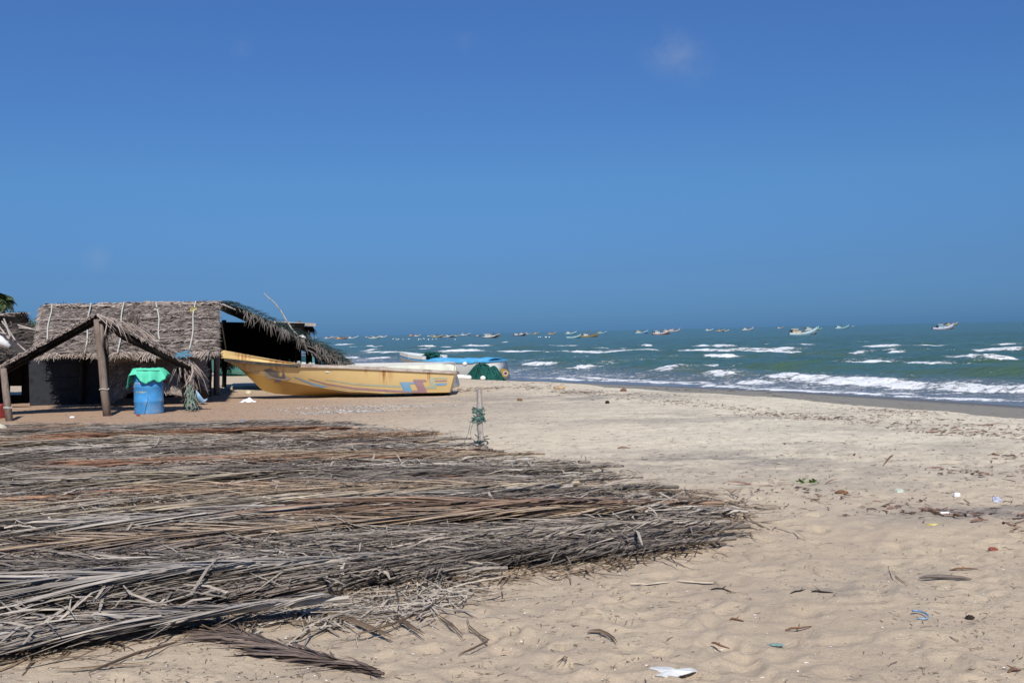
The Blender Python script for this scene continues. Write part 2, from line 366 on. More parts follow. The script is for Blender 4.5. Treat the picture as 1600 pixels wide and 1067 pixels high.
def along(x, y, pts):
    """distance along and across a line (across > 0 towards the beach)"""
    P_ = [G(px_, py_, SEA) for px_, py_ in pts]
    best = np.full(x.shape, 1e9); U = np.zeros_like(x); A = np.zeros_like(x); acc = 0
    tot = sum((P_[i + 1] - P_[i]).length for i in range(len(P_) - 1))
    for i in range(len(P_) - 1):
        a, b2 = P_[i], P_[i + 1]; d = b2 - a; L = d.length; d = d / L; n = Vector((d.y, -d.x, 0))
        if n.y > 0: n = -n
        tt = (x - a.x) * d.x + (y - a.y) * d.y; u = (x - a.x) * n.x + (y - a.y) * n.y
        tc_ = np.clip(tt, 0, L); dist = np.hypot(tt - tc_, u)
        if i == 0: tc_ = np.minimum(tt, tc_ + 0 * tt)
        if i == len(P_) - 2: tc_ = np.where(tt > L, tt, tc_)
        k = dist < best; best = np.where(k, dist, best); U = np.where(k, u, U); A = np.where(k, acc + tc_, A); acc += L
    return A, U, tot, P_
def sea_f(x, y):
    r = np.hypot(x, y); s = inland(x, y)
    z = np.full(x.shape, SEA); calm = sm(.5, -9, s)
    foam = np.zeros_like(x); turq = np.zeros_like(x)
    # wind chop and swell running ashore
    ph = s + (fbm(x * .045, y * .045, 3, 51) - .5) * 16
    amp = calm * sm(500, 120, r)
    z += amp * (.10 * np.sin(ph * 2 * math.pi / 11.5) + .05 * np.sin(ph * 2 * math.pi / 6.3 + 2 * np.sin(x * .05)))
    z += calm * sm(300, 80, r) * ((fbm(x * .55, y * 1.0, 3, 61) - .5) * .26 + (fbm(x * 3.0, y * 3.0, 2, 63) - .5) * .05)
    for pts, hh in SW:
        xs_ = [G(a, b2, SEA) for a, b2 in pts]; w = 2.4
        bb = (x > min(p.x for p in xs_) - 12) & (x < max(p.x for p in xs_) + 12) & (y > min(p.y for p in xs_) - 14) & (y < max(p.y for p in xs_) + 14)
        i = np.where(bb)[0]
        if not len(i): continue
        A, U, tot, _ = along(x[i], y[i], pts)
        fade = sm(-3, 5, A) * sm(tot + 3, tot - 5, A)
        pr = np.where(U > -w, np.exp(-((U + w) / 1.1) ** 2), np.exp(-((U + w) / 3.0) ** 2))
        z[i] += hh * fade * pr; turq[i] = np.maximum(turq[i], fade * np.exp(-((U + w * .6) / 1.3) ** 2))
    for bi, (pts, th) in enumerate(BR):
        xs_ = [G(a, b2, SEA) for a, b2 in pts]; dist = sum(p.length for p in xs_) / len(xs_)
        h = min(.5, .5 * th * dist / 1600); w = .7 + 2.3 * h + dist * .004
        pad = 6 * w
        bb = (x > min(p.x for p in xs_) - pad) & (x < max(p.x for p in xs_) + pad) & (y > min(p.y for p in xs_) - pad) & (y < max(p.y for p in xs_) + pad)
        i = np.where(bb)[0]
        if not len(i): continue
        X, Y = x[i], y[i]; A, U, tot, _ = along(X, Y, pts)
        e = min(3.0, tot * .3)
        q_ = min(1.2, 14 / dist + .12); wob = (fbm(X * q_ * 2.2, Y * q_ * .7, 4, 90 + bi, .65) - .5) * 1.5
        U = U + wob * w * 1.1
        fade = sm(-e * .6, e, A + wob * 2) * sm(tot + e * .6, tot - e, A + wob * 2)
        hm = h * fade * (.25 + 1.5 * fbm(A * q_ * 2, U * .5, 4, 200 + bi, .65))
        pr = np.where(U > -w, np.exp(-((U + w) / (.52 * w)) ** 2), np.exp(-((U + w) / (1.7 * w)) ** 2))
        z[i] += hm * pr + fade * sm(-1.3 * w, -.9 * w, U) * sm(.1 * w, -.3 * w, U) * (vnoise(X * 4.2, Y * 4.2, 5) - .5) * .22 * h
        core = fade * sm(-1.35 * w, -1.0 * w, U) * sm(.12 * w, -.12 * w, U) * (.62 + .62 * fbm(A * q_ * 1.4, U * .4, 4, 250 + bi, .65))
        trail = fade * .5 * sm(-4.5 * w, -1.1 * w, U) * sm(.8 * w, -.2 * w, U)
        foam[i] = np.maximum(foam[i], np.maximum(core * .84, trail))
        turq[i] = np.maximum(turq[i], .6 * sm(-e * 2, 0, A) * sm(tot + e * 2, tot, A) * np.exp(-((U + w * .7) / w) ** 2))
    for pts, wd in LINES:
        A, U, tot, _ = along(x, y, pts)
        U = U + (fbm(x * .5, y * .5, 3, 301) - .5) * 2.2
        fade = sm(0, 3, A) * sm(tot, tot - 3, A)
        ln = fade * np.exp(-((U + wd * .5) / wd) ** 2) * (.42 + .85 * fbm(x * .8, y * .8, 3, 305))
        foam = np.maximum(foam, ln * .95); z += .05 * fade * np.exp(-((U + wd) / wd) ** 2) * (r < 80)
    surf = sm(-.9, -2.6, s) * sm(-19, -5, s)
    foam = np.maximum(foam, surf * (.22 + .42 * fbm(x * .22, y * .5, 4, 310, .6)))
    mid = sm(-70, -18, s) * sm(-2, -12, s) * .42 * sm(.46, .7, fbm(x * .09, y * .16, 4, 320, .6)); foam = np.maximum(foam, mid)
    z = z + .004
    return z, {'foam': foam, 'shallow': sm(-14, -2, s), 'green': turq}
m, t, b = newmat('sea_water'); M['sea'] = m
P = N(t, 'ShaderNodeTexCoord').outputs['Object']
n1 = noise(t, P, .05, 4, .6, (1, 2.2, 1)); n2 = noise(t, P, .5, 5, .65, (1, 2.0, 1))
c = mixc(t, mrange(t, n1, .35, .65), (.044, .096, .060), (.056, .116, .074))
c = mixc(t, mrange(t, n2, .42, .68, 0, .5), c, (.034, .080, .060))
c = mixc(t, math_(t, 'MULTIPLY', attr(t, 'green'), .5), c, (.080, .130, .070))  # light coming through the wave faces, put into the colour as olive green
c = mixc(t, math_(t, 'MULTIPLY', attr(t, 'shallow'), .85), c, (.15, .155, .17))
f = attr(t, 'foam')
nl = noise(t, P, 2.2, 7, .72, (1, 1.6, 1)); nl2 = noise(t, P, 8, 5, .7)
mixn = math_(t, 'ADD', math_(t, 'MULTIPLY', nl, .65), math_(t, 'MULTIPLY', nl2, .35))
fm = mrange(t, math_(t, 'ADD', f, math_(t, 'MULTIPLY', math_(t, 'SUBTRACT', mixn, .5), 2.6)), .46, .72, 0, 1, True)
fm = math_(t, 'MULTIPLY', fm, mrange(t, f, .05, .3))
c2 = mixc(t, fm, c, mixc(t, nl2, (.66, .68, .70), (.88, .88, .87)))
t.links.new(c2, b.inputs['Base Color']); t.links.new(mrange(t, fm, 0, 1, .22, .85), b.inputs['Roughness']); b.inputs['IOR'].default_value = 1.33
b.inputs['Specular IOR Level'].default_value = .42
p1 = bump(t, b, noise(t, P, .9, 6, .62, (1, 1.7, 1)), .75, .30)
p2 = bump(t, b, noise(t, P, 6, 4, .6, (1, 1.5, 1)), .5, .04, p1)
bump(t, b, math_(t, 'MULTIPLY', fm, mixn), .8, .12, p2)
angs = np.concatenate([EX(-1.1, -.56, 24)[:-1], EX(-.40, .56, 430), EX(.56, 1.9, 70)[1:]])
angs = np.unique(np.concatenate([angs, EX(-.56, -.40, 40)]))
rads = np.concatenate([np.geomspace(8, 24, 40)[:-1], np.geomspace(24, 260, 560), np.geomspace(260, 1500, 110)[1:], np.geomspace(1500, 20000, 30)[1:]])
sea = polar(angs, rads, sea_f, 'sea', M['sea'], keep=lambda x, y: inland(x, y) < 1.2); tag(sea, 'green-blue sea with white breakers rolling towards the beach', kind='structure')
# ---------------------------------------------------------------- thatch builder
UPV = Vector((0, 0, 1))
def thatch(mb, P00, P10, P11, P01, n, ln=(.14, .30), wd=(.014, .030), skew=30, lift=.02, wob=.03, edge=None, tone=(.1, .95)):
    """leaf strips over a quad: P00-P10 lower edge, P01-P11 upper edge; mostly level, skewed at random"""
    P00, P10, P11, P01 = map(Vector, (P00, P10, P11, P01))
    ud = (P10 - P00).normalized(); vd = (P01 - P00).normalized(); nn = ud.cross(vd).normalized()
    if nn.z < 0: nn = -nn
    L = (P10 - P00).length
    for i in range(n):
        u, v = random.random(), random.random()
        p = P00.lerp(P10, u).lerp(P01.lerp(P11, u), v)
        row = math.floor(v * 9) % 2
        a = R(random.gauss(16 if row else -14, skew * .6)); d = ud * math.cos(a) + vd * math.sin(a); s = nn.cross(d)
        l = random.uniform(*ln); w = random.uniform(*wd); z = random.uniform(0, lift) + wob * math.sin(u * L * 2.1 + v * 3)
        tl = random.uniform(-.6, .6); s2 = (s * math.cos(tl) + nn * math.sin(tl)).normalized()
        q = [p + nn * z - d * l / 2, p + nn * (z + random.uniform(.004, .02)), p + nn * z + d * l / 2 - nn * random.uniform(0, .015)]
        mb.strip(q, [w, w, w * .35], s2, random.uniform(*tone))
def fringe(mb, A, B, n, ln, wd, down, out=Vector((0, -1, 0)), tone=(.3, 1)):
    A, B = Vector(A), Vector(B); d = (B - A).normalized()
    for i in range(n):
        p = A.lerp(B, random.random()) + out * random.uniform(-.03, .04) + UPV * random.uniform(-.02, .05)
        dr = (down + d * random.gauss(0, .35) + out * random.uniform(0, .3)).normalized(); l = random.uniform(*ln); w = random.uniform(*wd)
        s = dr.cross(out).normalized(); s = (s + out * random.uniform(-.5, .5)).normalized()
        k = d * random.uniform(-.05, .05)
        mb.strip([p, p + dr * l * .5 + k, p + dr * l - UPV * l * .1 + k], [w, w * .8, w * .2], s, random.uniform(*tone))
def sheet(mb, P00, P10, P11, P01, nu=12, nv=8, wob=.03, th=.05, tone=.4, seed=0):
    """a thick uneven layer"""
    P00, P10, P11, P01 = map(Vector, (P00, P10, P11, P01))
    nn = (P10 - P00).cross(P01 - P00).normalized()
    if nn.z < 0: nn = -nn
    vs = []
    for k in (0, 1):
        for j in range(nv + 1):
            for i in range(nu + 1):
                u, v = i / nu, j / nv; p = P00.lerp(P10, u).lerp(P01.lerp(P11, u), v)
                vs.append(p + nn * (wob * math.sin(u * 9 + v * 3 + seed) - k * th + random.uniform(-.01, .01)))
    fs = []; W_ = nu + 1; o = W_ * (nv + 1)
    for j in range(nv):
        for i in range(nu):
            a = j * W_ + i; fs.append((a, a + 1, a + W_ + 1, a + W_)); fs.append((o + a, o + a + W_, o + a + W_ + 1, o + a + 1))
    for i in range(nu): fs.append((i, o + i, o + i + 1, i + 1)); a = nv * W_ + i; fs.append((a, a + 1, o + a + 1, o + a))
    for j in range(nv): a = j * W_; fs.append((a, a + W_, o + a + W_, o + a)); a = j * W_ + nu; fs.append((a, o + a, o + a + W_, a + W_))
    mb.add(vs, fs, tone)

# ---------------------------------------------------------------- the long thatched hut
RL, RR = D(70, 480, 26.3), D(341, 475, 27.5)           # ridge
EL, ER = D(62, 556, 22.3), D(339, 551, 23.6)           # eave towards the camera
hut = empty('thatched_hut', (EL.x, EL.y, 0), 0, 'long grey thatched hut with five white ropes over its roof, behind the blue drum', 'hut')
mb = MB(); sheet(mb, EL, ER, RR, RL, 16, 8, .03, .07, .35); wpart(mb, 'roof', M['thatch'], hut)
BKL, BKR = RL + Vector((.2, 3.6, -1.25)), RR + Vector((-1.25, 3.6, -1.25))
mb = MB(); sheet(mb, BKL, BKR, RR, RL, 10, 5, .02, .07, .3); thatch(mb, BKL, BKR, RR, RL, 900); wpart(mb, 'roof', M['thatch'], hut)
mb = MB()
thatch(mb, EL, ER, RR, RL, 24000, (.10, .26), (.010, .024), 24, .035, .03)
thatch(mb, RL.lerp(EL, .05), RR.lerp(ER, .05), RR + Vector((0, .1, .03)), RL + Vector((0, .1, .03)), 1100, (.1, .25), (.03, .06), 40, .06, .01, tone=(.5, 1.3))
for k in (.36, .62, .84):     # seams where one woven panel laps over the next
    a, b_ = RL.lerp(EL, k), RR.lerp(ER, k); thatch(mb, a.lerp(EL, .03), b_.lerp(ER, .03), b_, a, 420, (.15, .3), (.02, .04), 18, .09, .01, tone=(.5, 1.1))
down = (EL - RL).normalized()
n_seg = 26
for i in range(n_seg):
    u0, u1 = i / n_seg, (i + 1) / n_seg
    hang = .10 + .16 * vnoise(np.array([i * .45]), np.array([0.]), 3)[0]
    fringe(mb, EL.lerp(ER, u0) + down * random.uniform(-.05, .03), EL.lerp(ER, u1), 30, (hang * .5, hang * 1.3), (.018, .04), (down + Vector((-.6 if (i % 7) < 4 else .5, 0, -.35))).normalized(), tone=(.3, 1.3))
fringe(mb, EL.lerp(RL, 0), RL, 260, (.08, .22), (.02, .04), Vector((-.8, 0, -.3)), Vector((-.5, -.6, 0)), tone=(.2, 1))
fringe(mb, RL + Vector((0, 0, .02)), RR + Vector((0, 0, .02)), 160, (.05, .16), (.01, .03), Vector((.6, 0, .25)), tone=(.2, 1))
tag(wpart(mb, 'thatch', M['thatch'], hut), kind='stuff')
for (x0, y0, x1, y1, knot) in ((82, 475, 80, 545, 1), (140, 474, 138, 553, 0), (191, 473, 188, 552, 0), (243, 474, 250, 535, 2), (304, 475, 299, 550, 3)):
    pts = []
    for k in range(11):
        u = k / 10; px_, py_ = x0 + (x1 - x0) * u, y0 + (y1 - y0) * u
        ut = (px_ - 70) / 270; r_, e_ = RL.lerp(RR, ut), EL.lerp(ER, ut)
        pts.append(r_.lerp(e_, min(1.02, u * (y1 - y0) / 77)) + Vector((0, -.06, .075)) + Vector((math.sin(k * .8 + x0) * .02, 0, 0)))
    mb = MB(); mb.tube(pts, .017, 6)
    if knot == 1: mb.tube([pts[-1] + Vector((math.cos(a) * .06, 0, math.sin(a) * .06)) for a in np.linspace(0, 9, 18)], .014, 5)
    if knot == 2: p = pts[2]; mb.tube([p + Vector((-.02, -.02, 0)), p + Vector((-.12, -.03, -.05)), p + Vector((-.3, -.1, -.22))], .018, 5); mb.tube([p + Vector((math.cos(a) * .06, -.02, math.sin(a) * .03)) for a in np.linspace(0, 9, 16)], .014, 5)
    r_ = wpart(mb, 'rope', M['rope'], hut)
    if knot == 3:
        mb = MB(); p = pts[2]
        for q in range(4): mb.tube([p + Vector((math.cos(a + q) * .08, -.03, math.sin(a * 1.3 + q) * .06)) for a in np.linspace(0, 6, 10)], .014, 5)
        wpart(mb, 'yellow_knot', M['plastic_yellow'], hut)
# pole along the ridge, rafters, props
mb = MB(); mb.tube([RL + Vector((-.12, 0, .0)), RL.lerp(RR, .5) + Vector((0, 0, -.04)), RR + Vector((.05, 0, -.02))], .04, 6); wpart(mb, 'ridge_pole', M['wood_dark'], hut)
for u in (.05, .3, .55, .8, .97):
    mb = MB(); a, b_ = RL.lerp(RR, u), EL.lerp(ER, u); mb.tube([a + Vector((0, 0, -.13)), b_ + Vector((0, .05, -.12))], .03, 6); wpart(mb, 'rafter', M['wood_dark'], hut)
def post(px_, y0, px1, y1, dist, r, name, m, root, yoff=0):
    base = D(px_, y0, dist); z0 = gz(base.x, base.y) - .05; top = D(px1, y1, dist + yoff); mb = MB()
    pts = [Vector((base.x, base.y, z0)).lerp(top, k / 6) + Vector((random.uniform(-.012, .012), random.uniform(-.012, .012), 0)) for k in range(7)]
    mb.tube(pts, [r * 1.05, r, r * .97, r * 1.03, r * .95, r, r * .9], 8); return wpart(mb, name, m, root, smooth=True) if root else mb
post(338, 616, 339, 481, 27.55, .085, 'post', M['wood'], hut)
post(326.5, 614, 327, 556, 27.0, .07, 'post', M['wood_dark'], hut)
for (a, d_) in ((64, 24.6), (128, 24.5), (168, 24.6), (250, 24.6)): post(a, 632, a, 556, d_, .06, 'post', M['wood_dark'], hut)
# white board wall with a recessed panel; the eave's shade is put into its dark colour
wl = D(46, 600, 24.3); wr_ = D(168, 600, 24.7); ud = (wr_ - wl); ud.z = 0; L = ud.length; ud.normalize(); Rm = Matrix(((ud.x, -ud.y, 0), (ud.y, ud.x, 0), (0, 0, 1)))
M['board'] = simple('shaded_white_board', (.036, .038, .044), .8, .12, 5, None, (.01, .01, .01), .6, .05)
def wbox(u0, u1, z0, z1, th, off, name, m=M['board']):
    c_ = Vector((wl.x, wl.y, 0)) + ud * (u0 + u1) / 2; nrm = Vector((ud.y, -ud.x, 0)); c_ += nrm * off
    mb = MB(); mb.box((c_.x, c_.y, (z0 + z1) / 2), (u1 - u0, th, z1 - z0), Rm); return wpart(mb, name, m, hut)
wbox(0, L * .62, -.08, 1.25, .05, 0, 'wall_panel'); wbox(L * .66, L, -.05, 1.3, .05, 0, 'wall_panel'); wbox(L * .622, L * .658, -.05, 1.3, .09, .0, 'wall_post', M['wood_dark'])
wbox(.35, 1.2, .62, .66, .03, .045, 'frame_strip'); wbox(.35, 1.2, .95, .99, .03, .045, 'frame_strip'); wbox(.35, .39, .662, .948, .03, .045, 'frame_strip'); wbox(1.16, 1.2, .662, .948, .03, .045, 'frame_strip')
# woven wall hanging below the eave on the right, its foot ragged
def skirt(xa, ya0, ya1, xb, yb0, yb1, d0, d1, n, root, bulge=0):
    A0, B0 = D(xa, ya0, d0 + .12), D(xb, yb0, d1 + .12); A1, B1 = D(xa, ya1, d0 - bulge), D(xb, yb1, d1 - bulge)
    mb = MB(); sheet(mb, A1, B1, B0, A0, 10, 4, .03, .04, .25)
    thatch(mb, A1, B1, B0, A0, n, (.12, .3), (.018, .035), 45, -.06, .02, tone=(.2, 1.1))
    return mb
mb = skirt(166, 566, 632, 214, 562, 606, 23.75, 23.85, 900, hut, .15)
for a in (skirt(212, 563, 606, 282, 560, 618, 23.85, 24.0, 1500, hut, .2), skirt(280, 558, 618, 322, 556, 616, 24.0, 24.4, 1100, hut, .1)):
    o = len(mb.v); mb.v += a.v; mb.f += [tuple(i + o for i in f_) for f_ in a.f]; mb.t += a.t
fringe(mb, D(168, 566, 23.6), D(320, 556, 24.2), 380, (.08, .22), (.018, .04), Vector((.2, 0, .55)), tone=(.4, 1.2))
tag(wpart(mb, 'woven_wall', M['thatch'], hut), kind='stuff')
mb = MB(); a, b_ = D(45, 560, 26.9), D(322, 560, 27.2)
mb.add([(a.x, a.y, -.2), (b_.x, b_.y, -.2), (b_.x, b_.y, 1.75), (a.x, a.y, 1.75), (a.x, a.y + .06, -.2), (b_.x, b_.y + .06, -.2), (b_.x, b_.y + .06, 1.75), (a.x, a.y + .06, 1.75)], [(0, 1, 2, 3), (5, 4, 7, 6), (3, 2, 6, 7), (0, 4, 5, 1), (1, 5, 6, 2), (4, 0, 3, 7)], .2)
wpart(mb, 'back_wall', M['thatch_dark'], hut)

# ---------------------------------------------------------------- small gabled lean-to with the forked posts in front of the hut
porch = empty('thatched_porch', (D(163, 649, 20.7).x, 20.7, 0), 0, 'small open gabled thatch porch on crooked posts in front of the long hut', 'porch')
f0, f1, f2 = D(-22, 588, 20.9), D(150, 493, 20.75), D(300, 571, 21.4)
dpt = Vector((-.28, .8, .0)); dpl = Vector((-.42, 1.05, .0))
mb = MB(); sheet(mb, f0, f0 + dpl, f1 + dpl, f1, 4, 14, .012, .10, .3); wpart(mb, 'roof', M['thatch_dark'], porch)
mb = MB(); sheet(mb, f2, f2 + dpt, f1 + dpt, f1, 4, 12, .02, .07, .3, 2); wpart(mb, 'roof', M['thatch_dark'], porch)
mb = MB()
thatch(mb, f0, f0 + dpl, f1 + dpl, f1, 1300, (.12, .3), (.02, .035), 50, .05, .01)
thatch(mb, f2 + dpt, f2, f1, f1 + dpt, 2200, (.10, .26), (.012, .026), 50, .05, .02)
fringe(mb, f0, f1, 620, (.05, .14), (.014, .03), Vector((-.8, 0, -.25)), tone=(.4, 1.3))
fringe(mb, f1, f2, 420, (.03, .10), (.010, .022), Vector((.6, 0, -.5)), tone=(.3, 1.3))
fringe(mb, f1 + Vector((0, 0, .02)), f1 + Vector((.9, 0, -.28)), 60, (.25, .5), (.012, .025), Vector((.6, .1, -.45)), tone=(.7, 1.4))
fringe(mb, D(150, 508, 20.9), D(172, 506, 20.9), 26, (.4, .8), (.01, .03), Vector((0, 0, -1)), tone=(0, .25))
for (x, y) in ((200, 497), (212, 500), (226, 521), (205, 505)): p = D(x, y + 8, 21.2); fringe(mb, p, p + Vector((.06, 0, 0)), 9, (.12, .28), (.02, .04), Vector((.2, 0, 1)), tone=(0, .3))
tag(wpart(mb, 'thatch', M['thatch'], porch), kind='stuff')
mb = MB(); mb.tube([f1 + Vector((.1, -.03, -.10)), f1.lerp(f2, .3) + Vector((0, -.03, -.13)), f1.lerp(f2, .65) + Vector((0, -.03, -.11)), f2 + Vector((0, -.03, -.09))], [.055, .07, .065, .05], 7); wpart(mb, 'edge_pole', M['thatch_dark'], porch, smooth=True)
for k in range(4):      # battens under the left slope
    off = dpl * (.1 + .27 * k); mb = MB(); mb.tube([f0 + off + Vector((0, 0, -.13)), f1 + off + Vector((0, 0, -.14))], .028, 6); wpart(mb, 'rafter', M['thatch_dark'], porch)
for k in range(2):
    off = dpt * (.15 + .6 * k); mb = MB(); mb.tube([f1 + off + Vector((0, 0, -.11)), f2 + off + Vector((0, 0, -.10))], .025, 6); wpart(mb, 'rafter', M['wood_dark'], porch)
def fpost(pts, r, m, name='post', lab=None):
    mb = MB(); mb.tube(pts, r, 9); o = wpart(mb, name, m, porch, smooth=True)
    if lab: o['label'] = lab
    return o
b0 = D(168, 649, 20.7); t0 = D(150, 499, 20.7)
p0 = Vector((b0.x, b0.y, gz(b0.x, b0.y) - .06))
fp = fpost([p0, p0.lerp(t0, .3), p0.lerp(t0, .6) + Vector((.02, 0, 0)), p0.lerp(t0, .85), t0], [.085, .08, .077, .06, .05], M['wood'], lab='stout crooked brown post with a forked top')
mb = MB(); q = p0.lerp(t0, .66); tt = D(158, 497, 20.75); mb.tube([q, q.lerp(tt, .5) + Vector((.03, 0, 0)), tt], [.06, .045, .035], 7); wpart(mb, 'post_fork', M['wood'], porch, smooth=True)
mb = MB(); q = p0.lerp(t0, .30)
mb.tube([q + Vector((math.cos(a) * .088, math.sin(a) * .088, .01 * math.sin(3 * a))) for a in np.linspace(0, 6.4, 20)], .010, 5); wpart(mb, 'tie_wire', M['rope'], porch)
mb = MB(); q2 = D(166, 560, 21.1); mb.tube([D(166, 645, 21.3), q2, D(165, 506, 21.2)], .05, 7); wpart(mb, 'post', M['wood_dark'], porch)
b1 = D(15, 661, 20.0); t1 = D(5, 576, 20.2); p1_ = Vector((b1.x, b1.y, gz(b1.x, b1.y) - .05))
fpost([p1_, p1_.lerp(t1, .5), t1], [.07, .068, .06], M['wood'], lab='short leaning post under the left eave')
mb = MB()
for zz, c__ in ((.28, 0), (.3, 1)): mb.tube([p1_.lerp(t1, zz) + Vector((math.cos(a) * .075, math.sin(a) * .075, .008 * math.sin(3 * a))) for a in np.linspace(0, 6.4, 18)], .008, 5)
wpart(mb, 'tie_wire', M['rope'], porch)
# two short crossed props with tattered rope and leaves at the right eave
for pts, r_, mm in (([(305, 634), (297, 598), (281, 562)], .085, 'wood_dark'), ([(322, 618), (300, 590), (286, 566)], .075, 'wood_dark'), ([(291, 637), (286, 600), (276, 566)], .05, 'wood_dark')):
    w_ = [D(x, y, 21.9 if y > 610 else 21.6) for x, y in pts]; w_[0].z = max(w_[0].z, gz(w_[0].x, w_[0].y)) - .03
    mb = MB(); mb.tube(w_, r_, 8); wpart(mb, 'post', M[mm], porch, smooth=True)
mb = MB()
fringe(mb, D(280, 560, 21.4), D(310, 574, 21.5), 34, (.25, .6), (.010, .026), Vector((.1, 0, -1)), tone=(.1, 1.3))
fringe(mb, D(268, 556, 21.4), D(304, 570, 21.4), 40, (.15, .45), (.010, .028), Vector((.8, 0, -.8)), tone=(.3, 1.4))
mb.strip([D(300, 570, 21.2), D(301, 582, 21.2), D(296, 595, 21.2), D(284, 607, 21.2)], [.03, .05, .05, .01], Vector((.8, 0, .5)).normalized(), 1.5)
for k in range(16):
    x = random.uniform(288, 310); y = random.uniform(585, 630); mb.tube([D(x, y, 21.3), D(x + random.uniform(-6, 6), y + 10, 21.3), D(x + random.uniform(-8, 8), y + 18, 21.4)], .006, 4, random.uniform(.5, 1.4))
tag(wpart(mb, 'loose_leaves', M['thatch'], porch), kind='stuff')
mb = MB()
for k in range(40):
    x = random.uniform(290, 308); y = random.uniform(600, 632); a_ = D(x, y, 21.25); mb.tube([a_, a_ + Vector((random.uniform(-.06, .06), -.02, -.08)), a_ + Vector((random.uniform(-.1, .1), .0, -.17))], .005, 4, random.random())
tag(wpart(mb, 'rope_tatters', simple('pale_green_twine', (.25, .36, .30), .8, .3, 30), porch), kind='stuff')
mb = MB()
for k in range(26): p = D(random.uniform(277, 296), random.uniform(549, 558), 21.25); mb.tube([p, p + Vector((random.uniform(-.1, .1), 0, random.uniform(-.03, .05))), p + Vector((random.uniform(-.15, .15), 0, -.04))], .008, 4)
tag(wpart(mb, 'rope_tatters', simple('blue_twine', (.10, .27, .38), .8, .3, 30), porch), kind='stuff')

# ---------------------------------------------------------------- open boat shed on the right of the hut
shed = empty('thatched_boat_shed', (D(400, 612, 29).x, 29, 0), 0, 'open thatched boat shed with fringed sloping roof, dark inside, behind the yellow boat', 'boat shed')
prof = [(341, 474), (352, 476), (375, 483), (402, 494), (430, 508), (455, 521), (480, 533), (500, 543), (515, 552), (527, 561), (534, 569)]
FR = [D(x, y, 27.9) for x, y in prof]; BK = lambda i: Vector((-1.25 + .045 * i, 4.6, -.03 * i - .02))
thick = [.05, .1, .14, .14, .14, .15, .16, .2, .24, .24, .16]
mb = MB(); vs = []; fs = []
NB = 8
for i, p in enumerate(FR):
    for j in range(NB + 1):
        q = p + BK(i) * j / NB + Vector((0, 0, .03 * math.sin(j * 1.7 + i)))
        vs += [q, q - Vector((0, 0, thick[i]))]
m_ = 2 * (NB + 1)
for i in range(len(FR) - 1):
    for j in range(NB):
        a = i * m_ + 2 * j; fs += [(a, a + 2, a + m_ + 2, a + m_), (a + 1, a + m_ + 1, a + m_ + 3, a + 3)]
    a = i * m_; fs.append((a, a + m_, a + m_ + 1, a + 1)); a += 2 * NB; fs.append((a, a + 1, a + m_ + 1, a + m_))
a = (len(FR) - 1) * m_
for j in range(NB): fs.append((a + 2 * j, a + 2 * j + 2, a + 2 * j + 3, a + 2 * j + 1)); fs.append((2 * j, 2 * j + 1, 2 * j + 3, 2 * j + 2))
mb.add(vs, fs, .25); wpart(mb, 'roof', M['thatch_dark'], shed)
mb = MB()
for i in range(len(FR) - 1):
    A, B = FR[i], FR[i + 1]; L_ = (B - A).length
    fringe(mb, A - Vector((0, 0, .02)), B - Vector((0, 0, .02)), int((30 if i < 2 else 70) * L_), (.05, .16), (.012, .03), Vector((.35, 0, -.9)), tone=(.3, 1.2))
    if i > 1:
        for k in range(int(5 * L_) + 1): q = A.lerp(B, random.random()); fringe(mb, q, q + Vector((.05, 0, -.02)), 8, (.14, .40), (.010, .024), Vector((.12, 0, -1)), tone=(.4, 1.3))
    thatch(mb, A, B, B + BK(i) * .5, A + BK(i) * .5, int(230 * L_ * (1 if i > 5 else .35)), (.15, .4), (.02, .04), 60, .05, .01, tone=(.2, 1))
for k in range(500):
    i = random.choice((6, 7, 8, 9, 9)); A, B = FR[i], FR[i + 1]; p = A.lerp(B, random.random()) + Vector((0, random.uniform(-.05, 1.5), -random.uniform(0, .28)))
    dr = Vector((random.uniform(.2, 1), random.uniform(-.5, .2), random.uniform(-1, 0))).normalized(); l = random.uniform(.12, .35); mb.strip([p, p + dr * l * .5, p + dr * l - UPV * .05], [.03, .03, .008], dr.cross(Vector((0, 1, 0))).normalized(), random.uniform(0, 1.2))
tag(wpart(mb, 'thatch', leafmat('grey_shed_thatch', False, (.105, .097, .088)), shed), kind='stuff')
mb = MB()           # dark net thrown over the roof
for i in range(0, 9):
    A, B = FR[i] + Vector((0, 0, .035)), FR[i + 1] + Vector((0, 0, .035)); sheet(mb, A + Vector((0, .03, 0)), B + Vector((0, .03, 0)), B + BK(i) * .6, A + BK(i) * .6, 4, 4, .008, .012, .4, i)
for k in range(500):
    i = random.randrange(0, 10); A, B = FR[i], FR[i + 1]; p = A.lerp(B, random.random()) + Vector((0, random.uniform(-.04, .9), .05)); q = p + Vector((random.uniform(-.3, .3), random.uniform(-.2, .2), random.uniform(-.06, .02))); mb.tube([p, p.lerp(q, .5) + Vector((0, 0, .03)), q], .006, 3, random.random())
wpart(mb, 'roof_net', M['net_dark'], shed)
mb = MB(); mb.tube([FR[0] + Vector((-.28, -.06, -.28)), FR[0] + Vector((-.08, -.07, -.1)), FR[0] + Vector((.15, -.06, -.04)), FR[2] + Vector((-.1, -.05, -.02))], [.02, .03, .03, .015], 6); wpart(mb, 'bent_stick', M['wood_grey'], shed)
